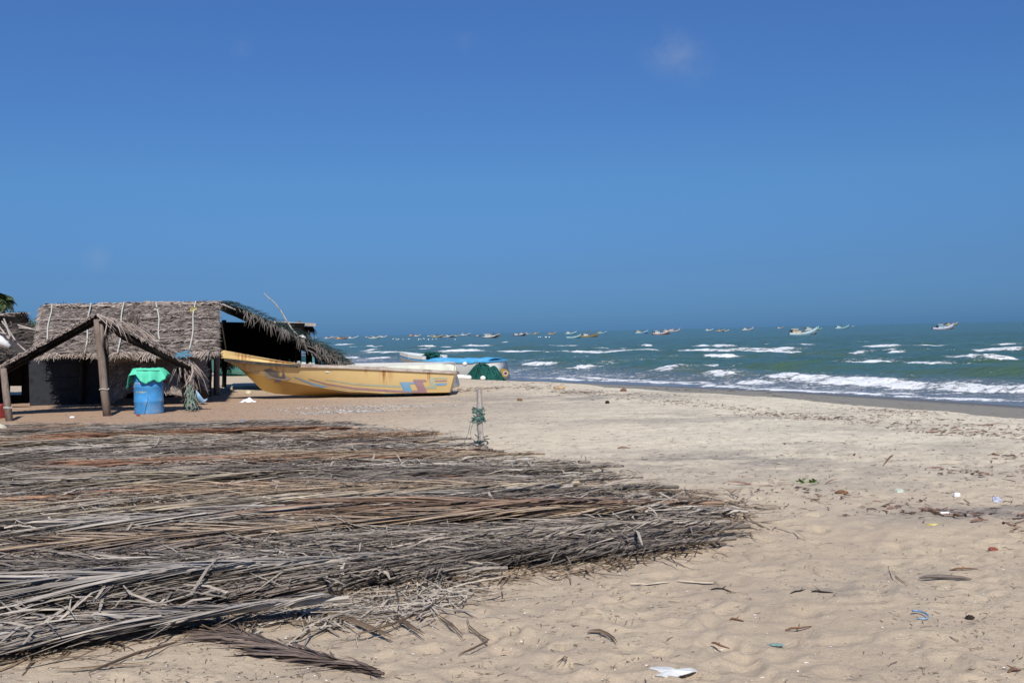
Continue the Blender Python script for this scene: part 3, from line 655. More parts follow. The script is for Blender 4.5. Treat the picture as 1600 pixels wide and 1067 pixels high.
# dark woven wall hanging at the back, foot ragged
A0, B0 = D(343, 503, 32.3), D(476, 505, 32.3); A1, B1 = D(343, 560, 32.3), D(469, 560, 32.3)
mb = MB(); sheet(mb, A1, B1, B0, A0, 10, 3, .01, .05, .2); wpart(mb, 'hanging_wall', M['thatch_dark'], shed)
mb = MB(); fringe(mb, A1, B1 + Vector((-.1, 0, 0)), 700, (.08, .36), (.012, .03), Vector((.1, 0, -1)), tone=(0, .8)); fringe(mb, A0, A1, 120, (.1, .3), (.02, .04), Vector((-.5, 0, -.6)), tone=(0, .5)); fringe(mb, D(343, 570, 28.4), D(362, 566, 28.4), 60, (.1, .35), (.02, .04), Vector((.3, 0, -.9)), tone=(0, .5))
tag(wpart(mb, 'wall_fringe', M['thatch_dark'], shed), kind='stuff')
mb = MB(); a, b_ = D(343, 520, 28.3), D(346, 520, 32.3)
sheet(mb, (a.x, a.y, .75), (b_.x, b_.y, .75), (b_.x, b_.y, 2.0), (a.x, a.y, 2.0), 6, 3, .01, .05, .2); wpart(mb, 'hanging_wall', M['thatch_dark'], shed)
for (x, y, d_, r_, yo) in ((465, 606, 31.2, .10, 526), (482, 604, 31.5, .10, 530), (496, 604, 29.2, .09, 545), (441, 604, 32.4, .06, 515), (350, 600, 32.0, .07, 500)):
    q = D(x, y, d_); q.z = gz(q.x, q.y) - .05; tp = D(x, yo, d_); mb = MB(); mb.tube([q, q.lerp(tp, .5) + Vector((.02, 0, 0)), tp], r_, 8); wpart(mb, 'post', M['wood_dark'] if x != 496 else M['wood'], shed, smooth=True)

# ---------------------------------------------------------------- plank-roofed shelter behind, with a bent stick and a white float on the shed
sh2 = empty('plank_shelter', (D(460, 600, 38).x, 38, 0), 0, 'small shelter with a flat plank edge roof rising behind the boat shed', 'shelter')
a, b_ = D(418, 503.5, 38), D(494, 507.5, 38)
mb = MB(); mb.box((a + b_) / 2, ((b_ - a).length, .07, .11), Matrix.Rotation(math.atan2(b_.z - a.z, b_.x - a.x) * -1, 3, 'Y')); wpart(mb, 'plank', M['wood_grey'], sh2)
mb = MB(); sheet(mb, a + Vector((.1, .04, -.05)), b_ + Vector((-.5, .04, -.05)), b_ + Vector((-.9, 2.2, .03)), a + Vector((.1, 2.2, .03)), 8, 3, .01, .06, .2)
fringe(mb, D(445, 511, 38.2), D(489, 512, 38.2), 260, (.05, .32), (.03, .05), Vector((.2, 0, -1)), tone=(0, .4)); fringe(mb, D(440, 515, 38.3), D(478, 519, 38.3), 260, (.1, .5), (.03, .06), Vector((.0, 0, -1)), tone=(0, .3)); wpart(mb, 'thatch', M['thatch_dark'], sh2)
for x in (468, 437, 482):
    q = D(x, 560, 38.1 + (x == 482) * 2); q.z = gz(q.x, q.y) - .05; mb = MB(); mb.tube([q, D(x, 500.5 if x == 468 else 506, q.y)], .045, 6); wpart(mb, 'post', M['wood'], sh2)
mb = MB(); c_ = FR[5] + Vector((.2, .3, .0))
mb.tube([D(412, 458, 28.2), D(419, 465, 28.2), D(428, 472, 28.2), D(439, 486, 28.2), D(447, 500, 28.2), D(456, 514, 28.2), D(466, 525, 28.2), D(474, 534, 28.3)], [.012, .016, .018, .02, .022, .024, .025, .025], 6)
tag(mb.build('bent_stick', M['wood_grey'], origin=D(470, 528, 28.2)), 'long bent bare stick poking up from the roof of the boat shed', 'stick')
mb = MB(); q = D(471, 529, 28.3); mb.ball(q, .12, 8, (1.1, 1, .85), .02); tag(mb.build('float', M['foam_white'], origin=q, smooth=True), 'white round float lying on the slope of the boat shed roof', 'float')

# ---------------------------------------------------------------- tumbledown hut at the left edge
jk = empty('tumbledown_hut', (D(10, 640, 25).x, 25, 0), 0, 'collapsed dark thatch hut with loose sticks at the left edge, beside the long hut', 'hut')
a, b_, c_, d_ = D(-90, 575, 24), D(72, 560, 25), D(50, 520, 27.5), D(-90, 495, 28)
mb = MB(); sheet(mb, a, b_, c_, d_, 10, 6, .10, .1, .2)
thatch(mb, a, b_, c_, d_, 2600, (.15, .5), (.02, .04), 80, .15, .1, tone=(0, .9)); tag(wpart(mb, 'roof', leafmat('dark_grey_thatch', False, (.085, .072, .062)), jk))
mb = MB(); sheet(mb, D(-90, 640, 25.5), D(14, 640, 25.5), D(14, 560, 25.5), D(-90, 560, 25.5), 6, 4, .02, .06, .2); wpart(mb, 'wall', M['thatch_dark'], jk)
mb = MB(); sheet(mb, D(34, 640, 25.6), D(52, 640, 25.6), D(52, 560, 25.6), D(34, 560, 25.6), 4, 4, .02, .06, .2); wpart(mb, 'wall', M['thatch_dark'], jk)
mb = MB(); sheet(mb, D(14, 640, 25.55), D(34, 640, 25.55), D(34, 617, 25.55), D(14, 617, 25.55), 4, 4, .01, .05, .2); wpart(mb, 'wall', M['thatch_dark'], jk)
mb = MB(); sheet(mb, D(14, 603, 25.55), D(34, 603, 25.55), D(34, 560, 25.55), D(14, 560, 25.55), 4, 4, .01, .05, .2); wpart(mb, 'wall', M['thatch_dark'], jk)
mb = MB(); sheet(mb, D(-30, 500, 28), D(38, 493, 28), D(36, 490, 29.5), D(-30, 492, 29.5), 8, 3, .02, .05, .3); thatch(mb, D(-30, 500, 28), D(38, 493, 28), D(36, 490, 29.5), D(-30, 492, 29.5), 300, (.2, .5), (.03, .05), 30, .05, .02, tone=(.3, 1)); wpart(mb, 'top_mat', M['thatch'], jk)
mb = MB(); sheet(mb, D(-30, 530, 27.8), D(44, 520, 27.8), D(40, 494, 27.9), D(-30, 500, 27.9), 8, 3, .04, .08, .2); thatch(mb, D(-30, 530, 27.8), D(44, 520, 27.8), D(40, 494, 27.9), D(-30, 500, 27.9), 700, (.15, .4), (.02, .04), 80, -.1, .02, tone=(0, 1)); wpart(mb, 'upper_wall', M['thatch_dark'], jk)
for (x0, y0, x1, y1) in ((-6, 505, 14, 530), (3, 502, 24, 532), (6, 498, 16, 526), (-5, 520, 10, 522), (28, 508, 66, 520), (30, 512, 60, 517), (-4, 531, 14, 534), (10, 524, 40, 548)):
    mb = MB(); mb.tube([D(x0, y0, 24.2), D((x0 + x1) / 2, (y0 + y1) / 2 - 1, 24.1), D(x1, y1, 24.0)], .02, 5); wpart(mb, 'stick', M['wood_grey'], jk)
mb = MB(); mb.tube([D(-30, 520, 22.6), D(0, 533, 22.6), D(15, 542, 22.6)], [.14, .12, .05], 8); tag(mb.build('white_bundle', M['plastic_white'], origin=D(0, 535, 22.6), smooth=True), 'white wrapped bundle jutting in at the left edge above the porch roof', 'bundle')
q = G(-4, 678); mb = MB(); mb.ball((q.x - .2, q.y, .06), .34, 9, (1.1, .6, .42), .03); tag(mb.build('sack', simple('cream_sack', (.62, .58, .45), .8, .1, 12), origin=(q.x - .2, q.y, .04), smooth=True), 'cream coloured sack lying at the left edge behind the fronds', 'sack')
q = D(-2, 650, 20.8); mb = MB(); mb.tube([(q.x, q.y, -.02), (q.x, q.y, .05), (q.x, q.y, .26), (q.x, q.y, .28)], [.15, .17, .2, .19], 14); tag(mb.build('red_bucket', M['red'], origin=(q.x, q.y, 0)), 'dark red bucket half hidden at the left edge beside the leaning post', 'bucket')

# ---------------------------------------------------------------- trees beyond the hut
M['bark'] = simple('palm_bark', (.15, .12, .09), .9, .3, 6); M['canopy'] = simple('tree_leaves', (.055, .085, .03), .6, .45, 1.2, None, None, .5, .4, 0, True)
M['palm_leaf'] = simple('palm_leaves', (.05, .075, .028), .5, .4, 1.2, None, None, .5, .4, 0, True)
def bush(px_, ytop, d_, wpx, hz, lab, n=900):
    c0 = D(px_, ytop, d_); w = wpx * d_ / 1600; r_ = empty('background_tree', (c0.x, d_, 0), 0, lab, 'tree', 'trees beyond the huts')
    mb = MB(); mb.tube([(c0.x, d_, -.3), (c0.x + .2, d_, c0.z * .5), (c0.x, d_, c0.z * .85)], [w * .06, w * .05, w * .02], 7); wpart(mb, 'trunk', M['bark'], r_)
    mb = MB(); cl = [(random.gauss(0, .28) * w, random.gauss(0, .25) * w, random.uniform(-.75, .0) * hz, random.uniform(.14, .28) * w) for _ in range(14)]
    for k in range(n):
        a = random.choice(cl); v = Vector((random.gauss(0, 1), random.gauss(0, 1), random.gauss(0, .8))).normalized() * a[3] * random.uniform(.6, 1.05)
        p = Vector((c0.x + a[0], d_ + a[1], c0.z - a[3] + a[2])) + v; s1 = Vector((random.gauss(0, 1), random.gauss(0, 1), random.gauss(0, 1))).normalized(); s2 = s1.orthogonal().normalized(); q = w * random.uniform(.018, .04)
        mb.add([p - s1 * q, p + s2 * q, p + s1 * q, p - s2 * q], [(0, 1, 2, 3)], random.uniform(.1, 1))
    wpart(mb, 'crown', M['canopy'], r_)
bush(20, 482, 60, 34, 1.4, 'dark tree right behind the tumbledown hut roof'); bush(38, 492, 66, 34, 1.6, 'round dark tree between the palm and the long hut')
bush(54, 497, 72, 30, 2, 'lower green bush touching the left end of the long hut'); bush(64, 504, 70, 30, 2, 'pale green bush showing just behind the thatch end of the long hut'); bush(45, 505, 62, 54, 1.8, 'wide low green bush under the round dark tree')
bush(-25, 492, 62, 50, 2, 'dark tree cut by the left edge beside the palm')
c0 = D(3, 472, 60); pr = empty('coconut_palm', (c0.x, 60, 0), 0, 'coconut palm with a drooping wind-bent crown rising over the tumbledown hut', 'palm tree')
mb = MB(); mb.tube([(c0.x + .6, 60, -.3), (c0.x + .3, 60, 1.5), (c0.x, 60, c0.z)], [.17, .14, .11], 8); wpart(mb, 'trunk', M['bark'], pr)
mb = MB()
for k in range(22):
    a = random.uniform(0, 6.28); e = random.uniform(.1, 1.35); L_ = random.uniform(.55, .95); d_ = Vector((math.cos(a) * math.cos(e) * .7 + .1, math.sin(a) * math.cos(e), math.sin(e))).normalized(); p = c0.copy(); pts = [p.copy()]
    for s_ in range(7): d_ = (d_ + Vector((.02, 0, -.26))).normalized(); p = p + d_ * L_ / 7; pts.append(p.copy())
    for s_ in range(1, 8):
        for q_ in range(4):
            b0_ = pts[s_ - 1].lerp(pts[s_], q_ / 4); dd = (pts[s_] - pts[s_ - 1]).normalized(); sd_ = dd.cross(UPV).normalized()
            for sg in (-1, 1): e_ = (dd * .5 + sd_ * sg * .8 - UPV * .45).normalized(); mb.strip([b0_, b0_ + e_ * .25, b0_ + e_ * .42 - UPV * .08], [.05, .05, .01], dd, random.uniform(.1, 1.2))
wpart(mb, 'crown', M['palm_leaf'], pr)
# ---------------------------------------------------------------- boats on the sand
def samp(T, t):
    return float(np.interp(t, [r[0] for r in T], [r[1] for r in T]))
def hull_pts(T, t, off=0.0, floor=None):
    """one section: gunwale - chine - keel - chine - gunwale; T = tables of keel z, chine half width and z, gunwale half width and z"""
    kz, cw, cz, gw, gz_ = (samp(T[k], t) for k in ('kz', 'cw', 'cz', 'gw', 'gz'))
    if off: kz = min(kz + off, gz_ - .02); cz = min(cz + off * .6, gz_ - .01); cw = max(cw - off, .004); gw = max(gw - off, .004)
    if floor is not None: kz = min(max(kz, floor), gz_ - .03); cz = min(max(cz, floor + .004), gz_ - .02)
    right = []
    for k in range(7):
        u = k / 6; bul = math.sin(u * math.pi) * .02
        right.append((gw + (cw - gw) * u + (0 if off else bul), gz_ + (cz - gz_) * u))
    for k in range(1, 4): u = k / 3; right.append((cw * (1 - u), cz + (kz - cz) * u))
    return right, [(-a, b2) for a, b2 in right[-2::-1]]
def loft(T, L, n=40, off=0.0, floor=None, t0=0, t1=1, flip=False, close_stern=True):
    vs = []; fs = []
    for i in range(n + 1):
        t = t0 + (t1 - t0) * i / n; a, b2 = hull_pts(T, t, off, floor); sh = samp(T['rake'], t)
        for (y, z) in a + b2: vs.append((t * L + (z - samp(T['gz'], t)) * sh, y, z))
    m_ = 19
    for i in range(n):
        for k in range(m_ - 1):
            q = (i * m_ + k, i * m_ + k + 1, (i + 1) * m_ + k + 1, (i + 1) * m_ + k); fs.append(q[::-1] if flip else q)
    if close_stern: fs.append(tuple(range(m_)) if flip else tuple(range(m_ - 1, -1, -1)))
    return vs, fs
def edge_band(T, L, w_in, w_out, dz0, dz1, t0=0, t1=1, n=40):
    """rubbing strake along both gunwales and across the stern"""
    vs = []; fs = []
    path = []
    for sg in (1, -1):
        path = [(t0 + (t1 - t0) * i / n) for i in range(n + 1)]; b_ = len(vs)
        for t in path:
            gw, g = samp(T['gw'], t), samp(T['gz'], t)
            for (w, z) in ((w_out, dz0), (w_out, dz1), (-w_in, dz1), (-w_in, dz0)): vs.append((t * L, sg * max(gw + w, .003), g + z))
        for i in range(n):
            for k in range(4): q = (b_ + i * 4 + k, b_ + i * 4 + (k + 1) % 4, b_ + (i + 1) * 4 + (k + 1) % 4, b_ + (i + 1) * 4 + k); fs.append(q if sg > 0 else q[::-1])
        fs.append((b_, b_ + 1, b_ + 2, b_ + 3)); e = b_ + n * 4; fs.append((e + 3, e + 2, e + 1, e))
    return vs, fs
def stern_bar(T, L, w, dz0, dz1, x0=-.03, x1=.06):
    g, gw = samp(T['gz'], 0), samp(T['gw'], 0); mb = MB(); mb.box(((x0 + x1) / 2, 0, g + (dz0 + dz1) / 2), (x1 - x0, 2 * gw + 2 * w, dz1 - dz0)); return mb

def sharp(o):
    me = o.data; at_ = me.attributes.new('sharp_edge', 'BOOLEAN', 'EDGE')
    at_.data.foreach_set('value', [(e_.vertices[0] % 19 in (6, 12, 9) and e_.vertices[1] % 19 == e_.vertices[0] % 19) or (e_.vertices[0] < 19 and e_.vertices[1] < 19) for e_ in me.edges])
# hull paint: yellow gelcoat, rust runs and grime
def gelcoat(name, c, rust=True, grime=(.30, .22, .12)):
    m, t, b = newmat(name); P = N(t, 'ShaderNodeTexCoord').outputs['Object']
    n1 = noise(t, P, 1.4, 5, .6); n2 = noise(t, P, 9, 6, .7); n3 = noise(t, P, 6, 6, .75, (6, 6, .35))
    cc = mixc(t, mrange(t, n1, .35, .7, 0, .6), c, tuple(x * .9 for x in c))
    cc = mixc(t, mrange(t, n2, .55, .75, 0, .35), cc, tuple(min(1, x * 1.2 + .04) for x in c))
    cc = mixc(t, mrange(t, n3, .56, .72, 0, .35 if rust else .25), cc, grime)
    if rust:
        sp_ = N(t, 'ShaderNodeSeparateXYZ'); t.links.new(P, sp_.inputs[0])
        for (cx, w, z0, z1, k) in ((1.68, .26, .68, .22, 1.0), (.62, .10, .60, .2, 1.0), (2.12, .05, .70, .42, .9), (4.3, .4, .82, .3, .45), (5.2, .4, 1.0, .6, .45)):
            dx = math_(t, 'ABSOLUTE', math_(t, 'SUBTRACT', sp_.outputs['X'], cx)); fx = mrange(t, dx, w, 0, 0, 1, True); fz = mrange(t, sp_.outputs['Z'], z1, z0, 0, 1)
            st = mrange(t, noise(t, P, 17, 5, .7, (1, .2, .06)), .42, .54); q = math_(t, 'MULTIPLY', math_(t, 'MULTIPLY', fx, fz), st)
            cc = mixc(t, math_(t, 'MINIMUM', math_(t, 'MULTIPLY', q, 1.7 * k), .92), cc, (.30, .09, .02))
    t.links.new(cc, b.inputs['Base Color']); b.inputs['Roughness'].default_value = .42; bump(t, b, n2, .15, .004); return m
M['yellow'] = gelcoat('yellow_gelcoat', (.67, .485, .215)); M['white_gel'] = gelcoat('white_gelcoat', (.66, .65, .60), False, (.35, .30, .24))
M['blue_gel'] = simple('sky_blue_gelcoat', (.09, .42, .72), .4, .1, 3, None, (.5, .6, .65), .25)
M['pale_gel'] = simple('pale_green_gelcoat', (.52, .55, .44), .55, .15, 5, None, (.30, .24, .18), .5)
M['rail'] = simple('scuffed_rail', (.46, .40, .34), .8, .25, 5, (.5, 4, 4), (.16, .10, .07), .75, .3, .5)
M['rail_dark'] = simple('black_rubber_rail', (.045, .04, .035), .7, .4, 8, None, (.20, .13, .07), .5)
M['decal_blue'] = simple('faded_blue_paint', (.19, .38, .56), .5, .12, 6, None, (.45, .35, .18), .3, .4, .05)
M['decal_pink'] = simple('faded_pink_paint', (.36, .22, .24), .5, .12, 6, None, (.40, .25, .12), .3, .4, .05)
M['decal_green'] = simple('faded_cream_green_paint', (.40, .45, .33), .5, .12, 6, None, (.40, .35, .2), .3, .4, .05)
M['decal_grey'] = simple('faded_grey_paint', (.15, .155, .165), .5, .12, 6, None, (.40, .30, .14), .3, .4, .05)
M['decal_pale'] = simple('faded_pale_paint', (.42, .40, .34), .5, .12, 6, None, (.40, .3, .2), .3, .4, .05)
def place(root_loc, ang):
    return Matrix.Translation(root_loc) @ Matrix.Rotation(ang, 4, 'Z')
def local_part(mb, name, m, root, smooth=False): return mb.build(name, m, root, smooth=smooth)

# --- the yellow boat: stern to the right, bow to the left
S_ = Vector((-1.40, 25.32, 0)); tip = D(350, 551, 25.25); dv = Vector((tip.x - S_.x, tip.y - S_.y, 0)); LY = dv.length; ANG = math.atan2(dv.y, dv.x)
zb = .02
TY = {'kz': [(0, .0), (.3, -.04), (.55, -.02), (.70, .05), (.785, .10), (.84, .19), (.893, .50), (.94, .76), (.97, .87), (1, .94)],
      'cw': [(0, .60), (.3, .66), (.5, .60), (.65, .46), (.78, .27), (.88, .12), (.96, .03), (1, .006)],
      'cz': [(0, .04), (.3, .05), (.45, .11), (.6, .25), (.74, .42), (.84, .55), (.905, .67), (.95, .80), (1, .95)],
      'gw': [(0, .74), (.3, .84), (.5, .84), (.65, .72), (.78, .50), (.9, .25), (.97, .09), (1, .02)],
      'gz': [(0, .52), (.2, .60), (.45, .70), (.65, .76), (.8, .84), (.9, .91), (1, .985)], 'rake': [(0, -.30), (.25, -.1), (.5, 0), (1, 0)]}
yb = empty('yellow_boat', (S_.x, S_.y, zb), ANG, 'beached yellow fibreglass boat with rust runs and faded blue and pink stripes, nearest the camera', 'boat')
yb.rotation_euler = (R(3), 0, ANG)
vs, fs = loft(TY, LY, 60); mb = MB(); mb.add(vs, fs); yh = local_part(mb, 'hull', M['yellow'], yb, True)
sharp(yh)
yh.data.materials.append(gelcoat('ochre_bottom', (.42, .25, .065)))  # darker ochre for the faces below the chine
for p_ in yh.data.polygons:
    ks = [v % 19 for v in p_.vertices]
    if len(ks) == 4 and min(ks) >= 6 and max(ks) <= 12: p_.material_index = 1
# hard chine
vs2, fs2 = loft(TY, LY, 60, .035, .12, 0.008, .97, True, True); mb = MB(); mb.add(vs2, fs2); local_part(mb, 'inner_hull', M['pale_gel'], yb, True)
v_, f_ = edge_band(TY, LY, .055, .03, -.035, .035, 0, .66); mb = MB(); mb.add(v_, f_)
sb = stern_bar(TY, LY, .03, -.034, .034, -.05, .03); mb.add(sb.v, sb.f); local_part(mb, 'gunwale_rail', M['rail'], yb)
v_, f_ = edge_band(TY, LY, .01, .035, -.055, .02, .662, 1.0); mb = MB(); mb.add(v_, f_); o = local_part(mb, 'bow_rail', M['rail_dark'], yb); o['label'] = 'black rubber rail round the bow'
# raised bow coaming
vs = []; fs = []; nC = 24
for i in range(nC + 1):
    t = .64 + .375 * i / nC; u = i / nC; g = samp(TY['gz'], min(t, 1)) + .021; gw = samp(TY['gw'], min(t, 1)); hC = .012 + .19 * u
    x = t * LY if t <= 1 else LY + (t - 1) * LY
    for (w, z) in ((gw + .015, g), (gw * .92 - .01 + .02 * u, g + hC * .5), (gw + .0, g + hC), (gw - .03, g + hC), (gw * .9 - .05, g + hC * .5), (gw - .05, g)): vs.append((x, max(w, .006), z))
    for (w, z) in ((gw + .015, g), (gw * .92 - .01 + .02 * u, g + hC * .5), (gw + .0, g + hC), (gw - .03, g + hC), (gw * .9 - .05, g + hC * .5), (gw - .05, g)): vs.append((x, -max(w, .006), z))
for i in range(nC):
    for k in range(5):
        a = i * 12 + k; fs.append((a, a + 12, a + 13, a + 1)); a += 6; fs.append((a, a + 1, a + 13, a + 12))
fs.append((0, 1, 2, 3, 4, 5)); fs.append((11, 10, 9, 8, 7, 6)); e = nC * 12; fs.append((e, e + 6, e + 7, e + 1)); fs.append((e + 1, e + 7, e + 8, e + 2)); fs.append((e + 2, e + 8, e + 9, e + 3))
mb = MB(); mb.add(vs, fs); local_part(mb, 'bow_coaming', M['yellow'], yb)
def deck(T, L, t0, t1, dz, name, m, root, n=12, inset=.05, camber=.04):
    vs = []; fs = []
    for i in range(n + 1):
        t = t0 + (t1 - t0) * i / n; g, gw = samp(T['gz'], t), max(samp(T['gw'], t) - inset, .004)
        for k in range(7): y = -gw + 2 * gw * k / 6; vs.append((t * L, y, g + dz + camber * (1 - (y / max(gw, .01)) ** 2)))
    N_ = len(vs)
    vs += [(x, y, z - .04) for x, y, z in vs]
    for i in range(n):
        for k in range(6): a = i * 7 + k; fs.append((a, a + 7, a + 8, a + 1)); fs.append((N_ + a, N_ + a + 1, N_ + a + 8, N_ + a + 7))
    for k in range(6): fs.append((k, k + 1, N_ + k + 1, N_ + k))
    mb = MB(); mb.add(vs, fs); return local_part(mb, name, m, root)
deck(TY, LY, .60, .985, .0, 'foredeck', M['rail'], yb, camber=.06)
for t in (.12, .34, .52):
    g, gw = samp(TY['gz'], t), samp(TY['gw'], t); mb = MB(); mb.box((t * LY, 0, g - .12), (.24, 2 * gw - .1, .04)); local_part(mb, 'thwart', M['pale_gel'], yb)
# stern quarter boxes that rise above the rail on both sides
for sg in (1, -1):
    mb = MB(); g = samp(TY['gz'], 0)
    pr_ = [(.02, .03), (.02, .17), (.16, .19), (.7, .14), (1.5, .07), (1.7, .036)]
    vs = []; fs = []
    for k, (x, z) in enumerate(pr_):
        gw = samp(TY['gw'], x / LY) - .1 * (z > .036); g_ = samp(TY['gz'], x / LY) + (0 if k else 0)
        vs += [(x, sg * gw, g_ + z), (x, sg * (gw - .14), g_ + z), (x, sg * (gw + .05 * (z > .036)), g_ + .036), (x, sg * (gw - .16), g_ + .036)]
    for k in range(len(pr_) - 1):
        a = k * 4
        for q in ((a, a + 4, a + 5, a + 1), (a + 2, a + 6, a + 4, a), (a + 1, a + 5, a + 7, a + 3)): fs.append(q if sg > 0 else q[::-1])
    a = 4; fs.append((4, 5, 7, 6)); mb.add(vs, fs)
    if sg > 0 or True: o = local_part(mb, 'stern_box', M['pale_gel'], yb)
for sg in (1, -1): mb = MB(); mb.tube([(.655 * LY, sg * .80, .78), (.655 * LY, sg * .72, .84)], .05, 8); local_part(mb, 'rail_cleat', M['wood_grey'], yb)
bpy.context.view_layer.update()
def decals(hull, root, items):
    """painted shapes: outlines laid on the hull where they are painted, 4 mm proud"""
    mw = root.matrix_world.copy(); me = hull.data; inv = mw.inverted()
    bv = BVHTree.FromPolygons([mw @ v.co for v in me.vertices], [tuple(p.vertices) for p in me.polygons])
    o_ = Vector((0, 0, CAMZ))
    def hit(x, y, off):
        d = px_dir(x, y); loc, nr, ix, ds = bv.ray_cast(o_, d)
        if loc is None: return None
        if nr.dot(d) > 0: nr = -nr
        return inv @ (loc + nr * off)
    for ix, (name, m, poly, off) in enumerate(items):
        # triangulate by a fine grid clipped to the outline
        xs_ = [p[0] for p in poly]; ys_ = [p[1] for p in poly]; mb = MB()
        if name == 'stripe':
            top, bot = poly[:len(poly) // 2], poly[len(poly) // 2:][::-1]; vs = []
            for k in range(len(top) - 1):
                for q in range(6):
                    u = q / 6; vs.append((top[k][0] + (top[k + 1][0] - top[k][0]) * u, top[k][1] + (top[k + 1][1] - top[k][1]) * u)); vs.append((bot[k][0] + (bot[k + 1][0] - bot[k][0]) * u, bot[k][1] + (bot[k + 1][1] - bot[k][1]) * u))
            vs.append(top[-1]); vs.append(bot[-1]); w_ = [hit(x, y, off) for x, y in vs]
            if any(v is None for v in w_): continue
            mb.add(w_, [(2 * k, 2 * k + 1, 2 * k + 3, 2 * k + 2) for k in range(len(vs) // 2 - 1)])
        else:
            from mathutils.geometry import tessellate_polygon
            # densify the outline, then fill
            pts = []
            for k in range(len(poly)):
                a, b2 = poly[k], poly[(k + 1) % len(poly)]; n_ = max(1, int(math.hypot(b2[0] - a[0], b2[1] - a[1]) / 3))
                pts += [(a[0] + (b2[0] - a[0]) * q / n_, a[1] + (b2[1] - a[1]) * q / n_) for q in range(n_)]
            tr = tessellate_polygon([[Vector((x, y, 0)) for x, y in pts]]); w_ = [hit(x, y, off) for x, y in pts]
            ok = [v is not None for v in w_]; w_ = [v or Vector((0, 0, 0)) for v in w_]
            mb.add(w_, [tuple(q) for q in tr if all(ok[z] for z in q)])
            if not mb.f: continue
        mb.build(name, m, root)
def R4(l, ox=340, oy=530, s=4.21): return [(ox + a / s, oy + b2 / s) for a, b2 in l]
def R8(l): return R4(l, 540, 560, 8.89)
def R7(l): return R4(l, 340, 545, 8.42)
decals(yh, yb, [
    ('stripe', M['decal_green'], [(508.6, 592.6), (553.8, 599), (590, 601), (626, 602.4), (626, 605.4), (590, 603.6), (553.8, 601.2), (508.6, 593.6)], .005),
    ('stripe', M['decal_pink'], [(482.5, 591.5), (511, 599), (554, 605.5), (613, 609.2), (645, 610.8), (645, 613.4), (613, 612.6), (554, 608.6), (511, 601.4), (482.5, 592.5)], .005),
    ('stripe', M['decal_blue'], [(458.8, 588), (487, 598), (520.5, 606), (563, 612), (600, 614.5), (634, 615.2), (634, 618), (600, 617.8), (563, 616.6), (520.5, 610.4), (487, 600.8), (458.8, 589)], .005),
    ('painted_chevron', M['decal_blue'], R8([(750, 328), (965, 328), (965, 352), (890, 355), (950, 512), (830, 512)]), .006),
    ('painted_chevron', M['decal_pink'], R8([(935, 293), (1110, 293), (1130, 318), (1065, 322), (1135, 475), (945, 475), (925, 445), (1010, 440)]), .008),
    ('painted_chevron', M['decal_green'], R8([(1170, 264), (1425, 264), (1410, 281), (1215, 282), (1265, 415), (1110, 418), (1110, 392), (1180, 388)]), .006),
    ('painted_bar', M['decal_pink'], R8([(1240, 303), (1412, 300), (1405, 318), (1240, 322)]), .006),
    ('painted_bar', M['decal_blue'], R8([(1250, 345), (1412, 340), (1395, 372), (1265, 375)]), .006),
    ('painted_dolphin', M['decal_grey'], R7([(600, 275), (640, 268), (690, 258), (735, 282), (780, 300), (815, 306), (785, 335), (812, 362), (838, 368), (852, 340), (855, 290), (875, 320), (895, 362), (890, 388), (840, 388), (760, 375), (690, 345), (640, 300)]), .006),
    ('painted_belly', M['decal_pale'], R7([(612, 292), (640, 304), (690, 349), (760, 379), (840, 391), (895, 388), (900, 362), (960, 378), (985, 372), (940, 398), (880, 408), (780, 402), (710, 385), (700, 400), (680, 380), (665, 400)]), .006),
    ('painted_fin', M['decal_grey'], R7([(735, 400), (790, 408), (832, 410), (828, 434), (735, 436), (765, 420)]), .006),
    ('painted_bow_stripe', M['decal_grey'], R7([(205, 212), (250, 230), (330, 262), (440, 280), (560, 290), (560, 302), (440, 302), (320, 298), (265, 272), (225, 240)]), .006)])

def open_boat(name, label, S, A, L, T, zb, mats, root_extra=None, bowdeck=True):
    ang = math.atan2(A.y - S.y, A.x - S.x); r_ = empty(name, (S.x, S.y, zb), ang, label, 'boat')
    vs, fs = loft(T, L, 40); mb = MB(); mb.add(vs, fs); h_ = local_part(mb, 'hull', mats[0], r_, True)
    vs, fs = loft(T, L, 40, .035, .15, .008, .96, True, True); mb = MB(); mb.add(vs, fs); local_part(mb, 'inner_hull', mats[1], r_, True)
    v_, f_ = edge_band(T, L, .06, .03, -.03, .03); mb = MB(); mb.add(v_, f_); sb = stern_bar(T, L, .03, -.029, .029, -.04, .03); mb.add(sb.v, sb.f); local_part(mb, 'gunwale_rail', mats[2], r_)
    if bowdeck: deck(T, L, .72, .985, .01, 'foredeck', mats[2], r_)
    for t in (.15, .4, .58): g, gw = samp(T['gz'], t), samp(T['gw'], t); mb = MB(); mb.box((t * L, 0, g - .12), (.24, 2 * gw - .1, .04)); local_part(mb, 'thwart', mats[1], r_)
    return r_, h_
def TB(L=6, hg=(.60, .68, .95), hw=.85):
    return {'kz': [(0, 0), (.5, -.03), (.72, .02), (.86, .3), (1, hg[2] - .12)], 'cw': [(0, hw * .72), (.35, hw * .74), (.6, hw * .55), (.8, hw * .25), (1, .006)],
            'cz': [(0, .06), (.4, .08), (.65, .25), (.85, .5), (1, hg[2] - .1)], 'gw': [(0, hw * .86), (.4, hw), (.65, hw * .9), (.85, hw * .5), (1, .02)],
            'gz': [(0, hg[0]), (.4, hg[1]), (.7, hg[1] * .5 + hg[2] * .5), (.9, hg[2] * .97), (1, hg[2])], 'rake': [(0, .3), (.3, 0), (1, 0)]}
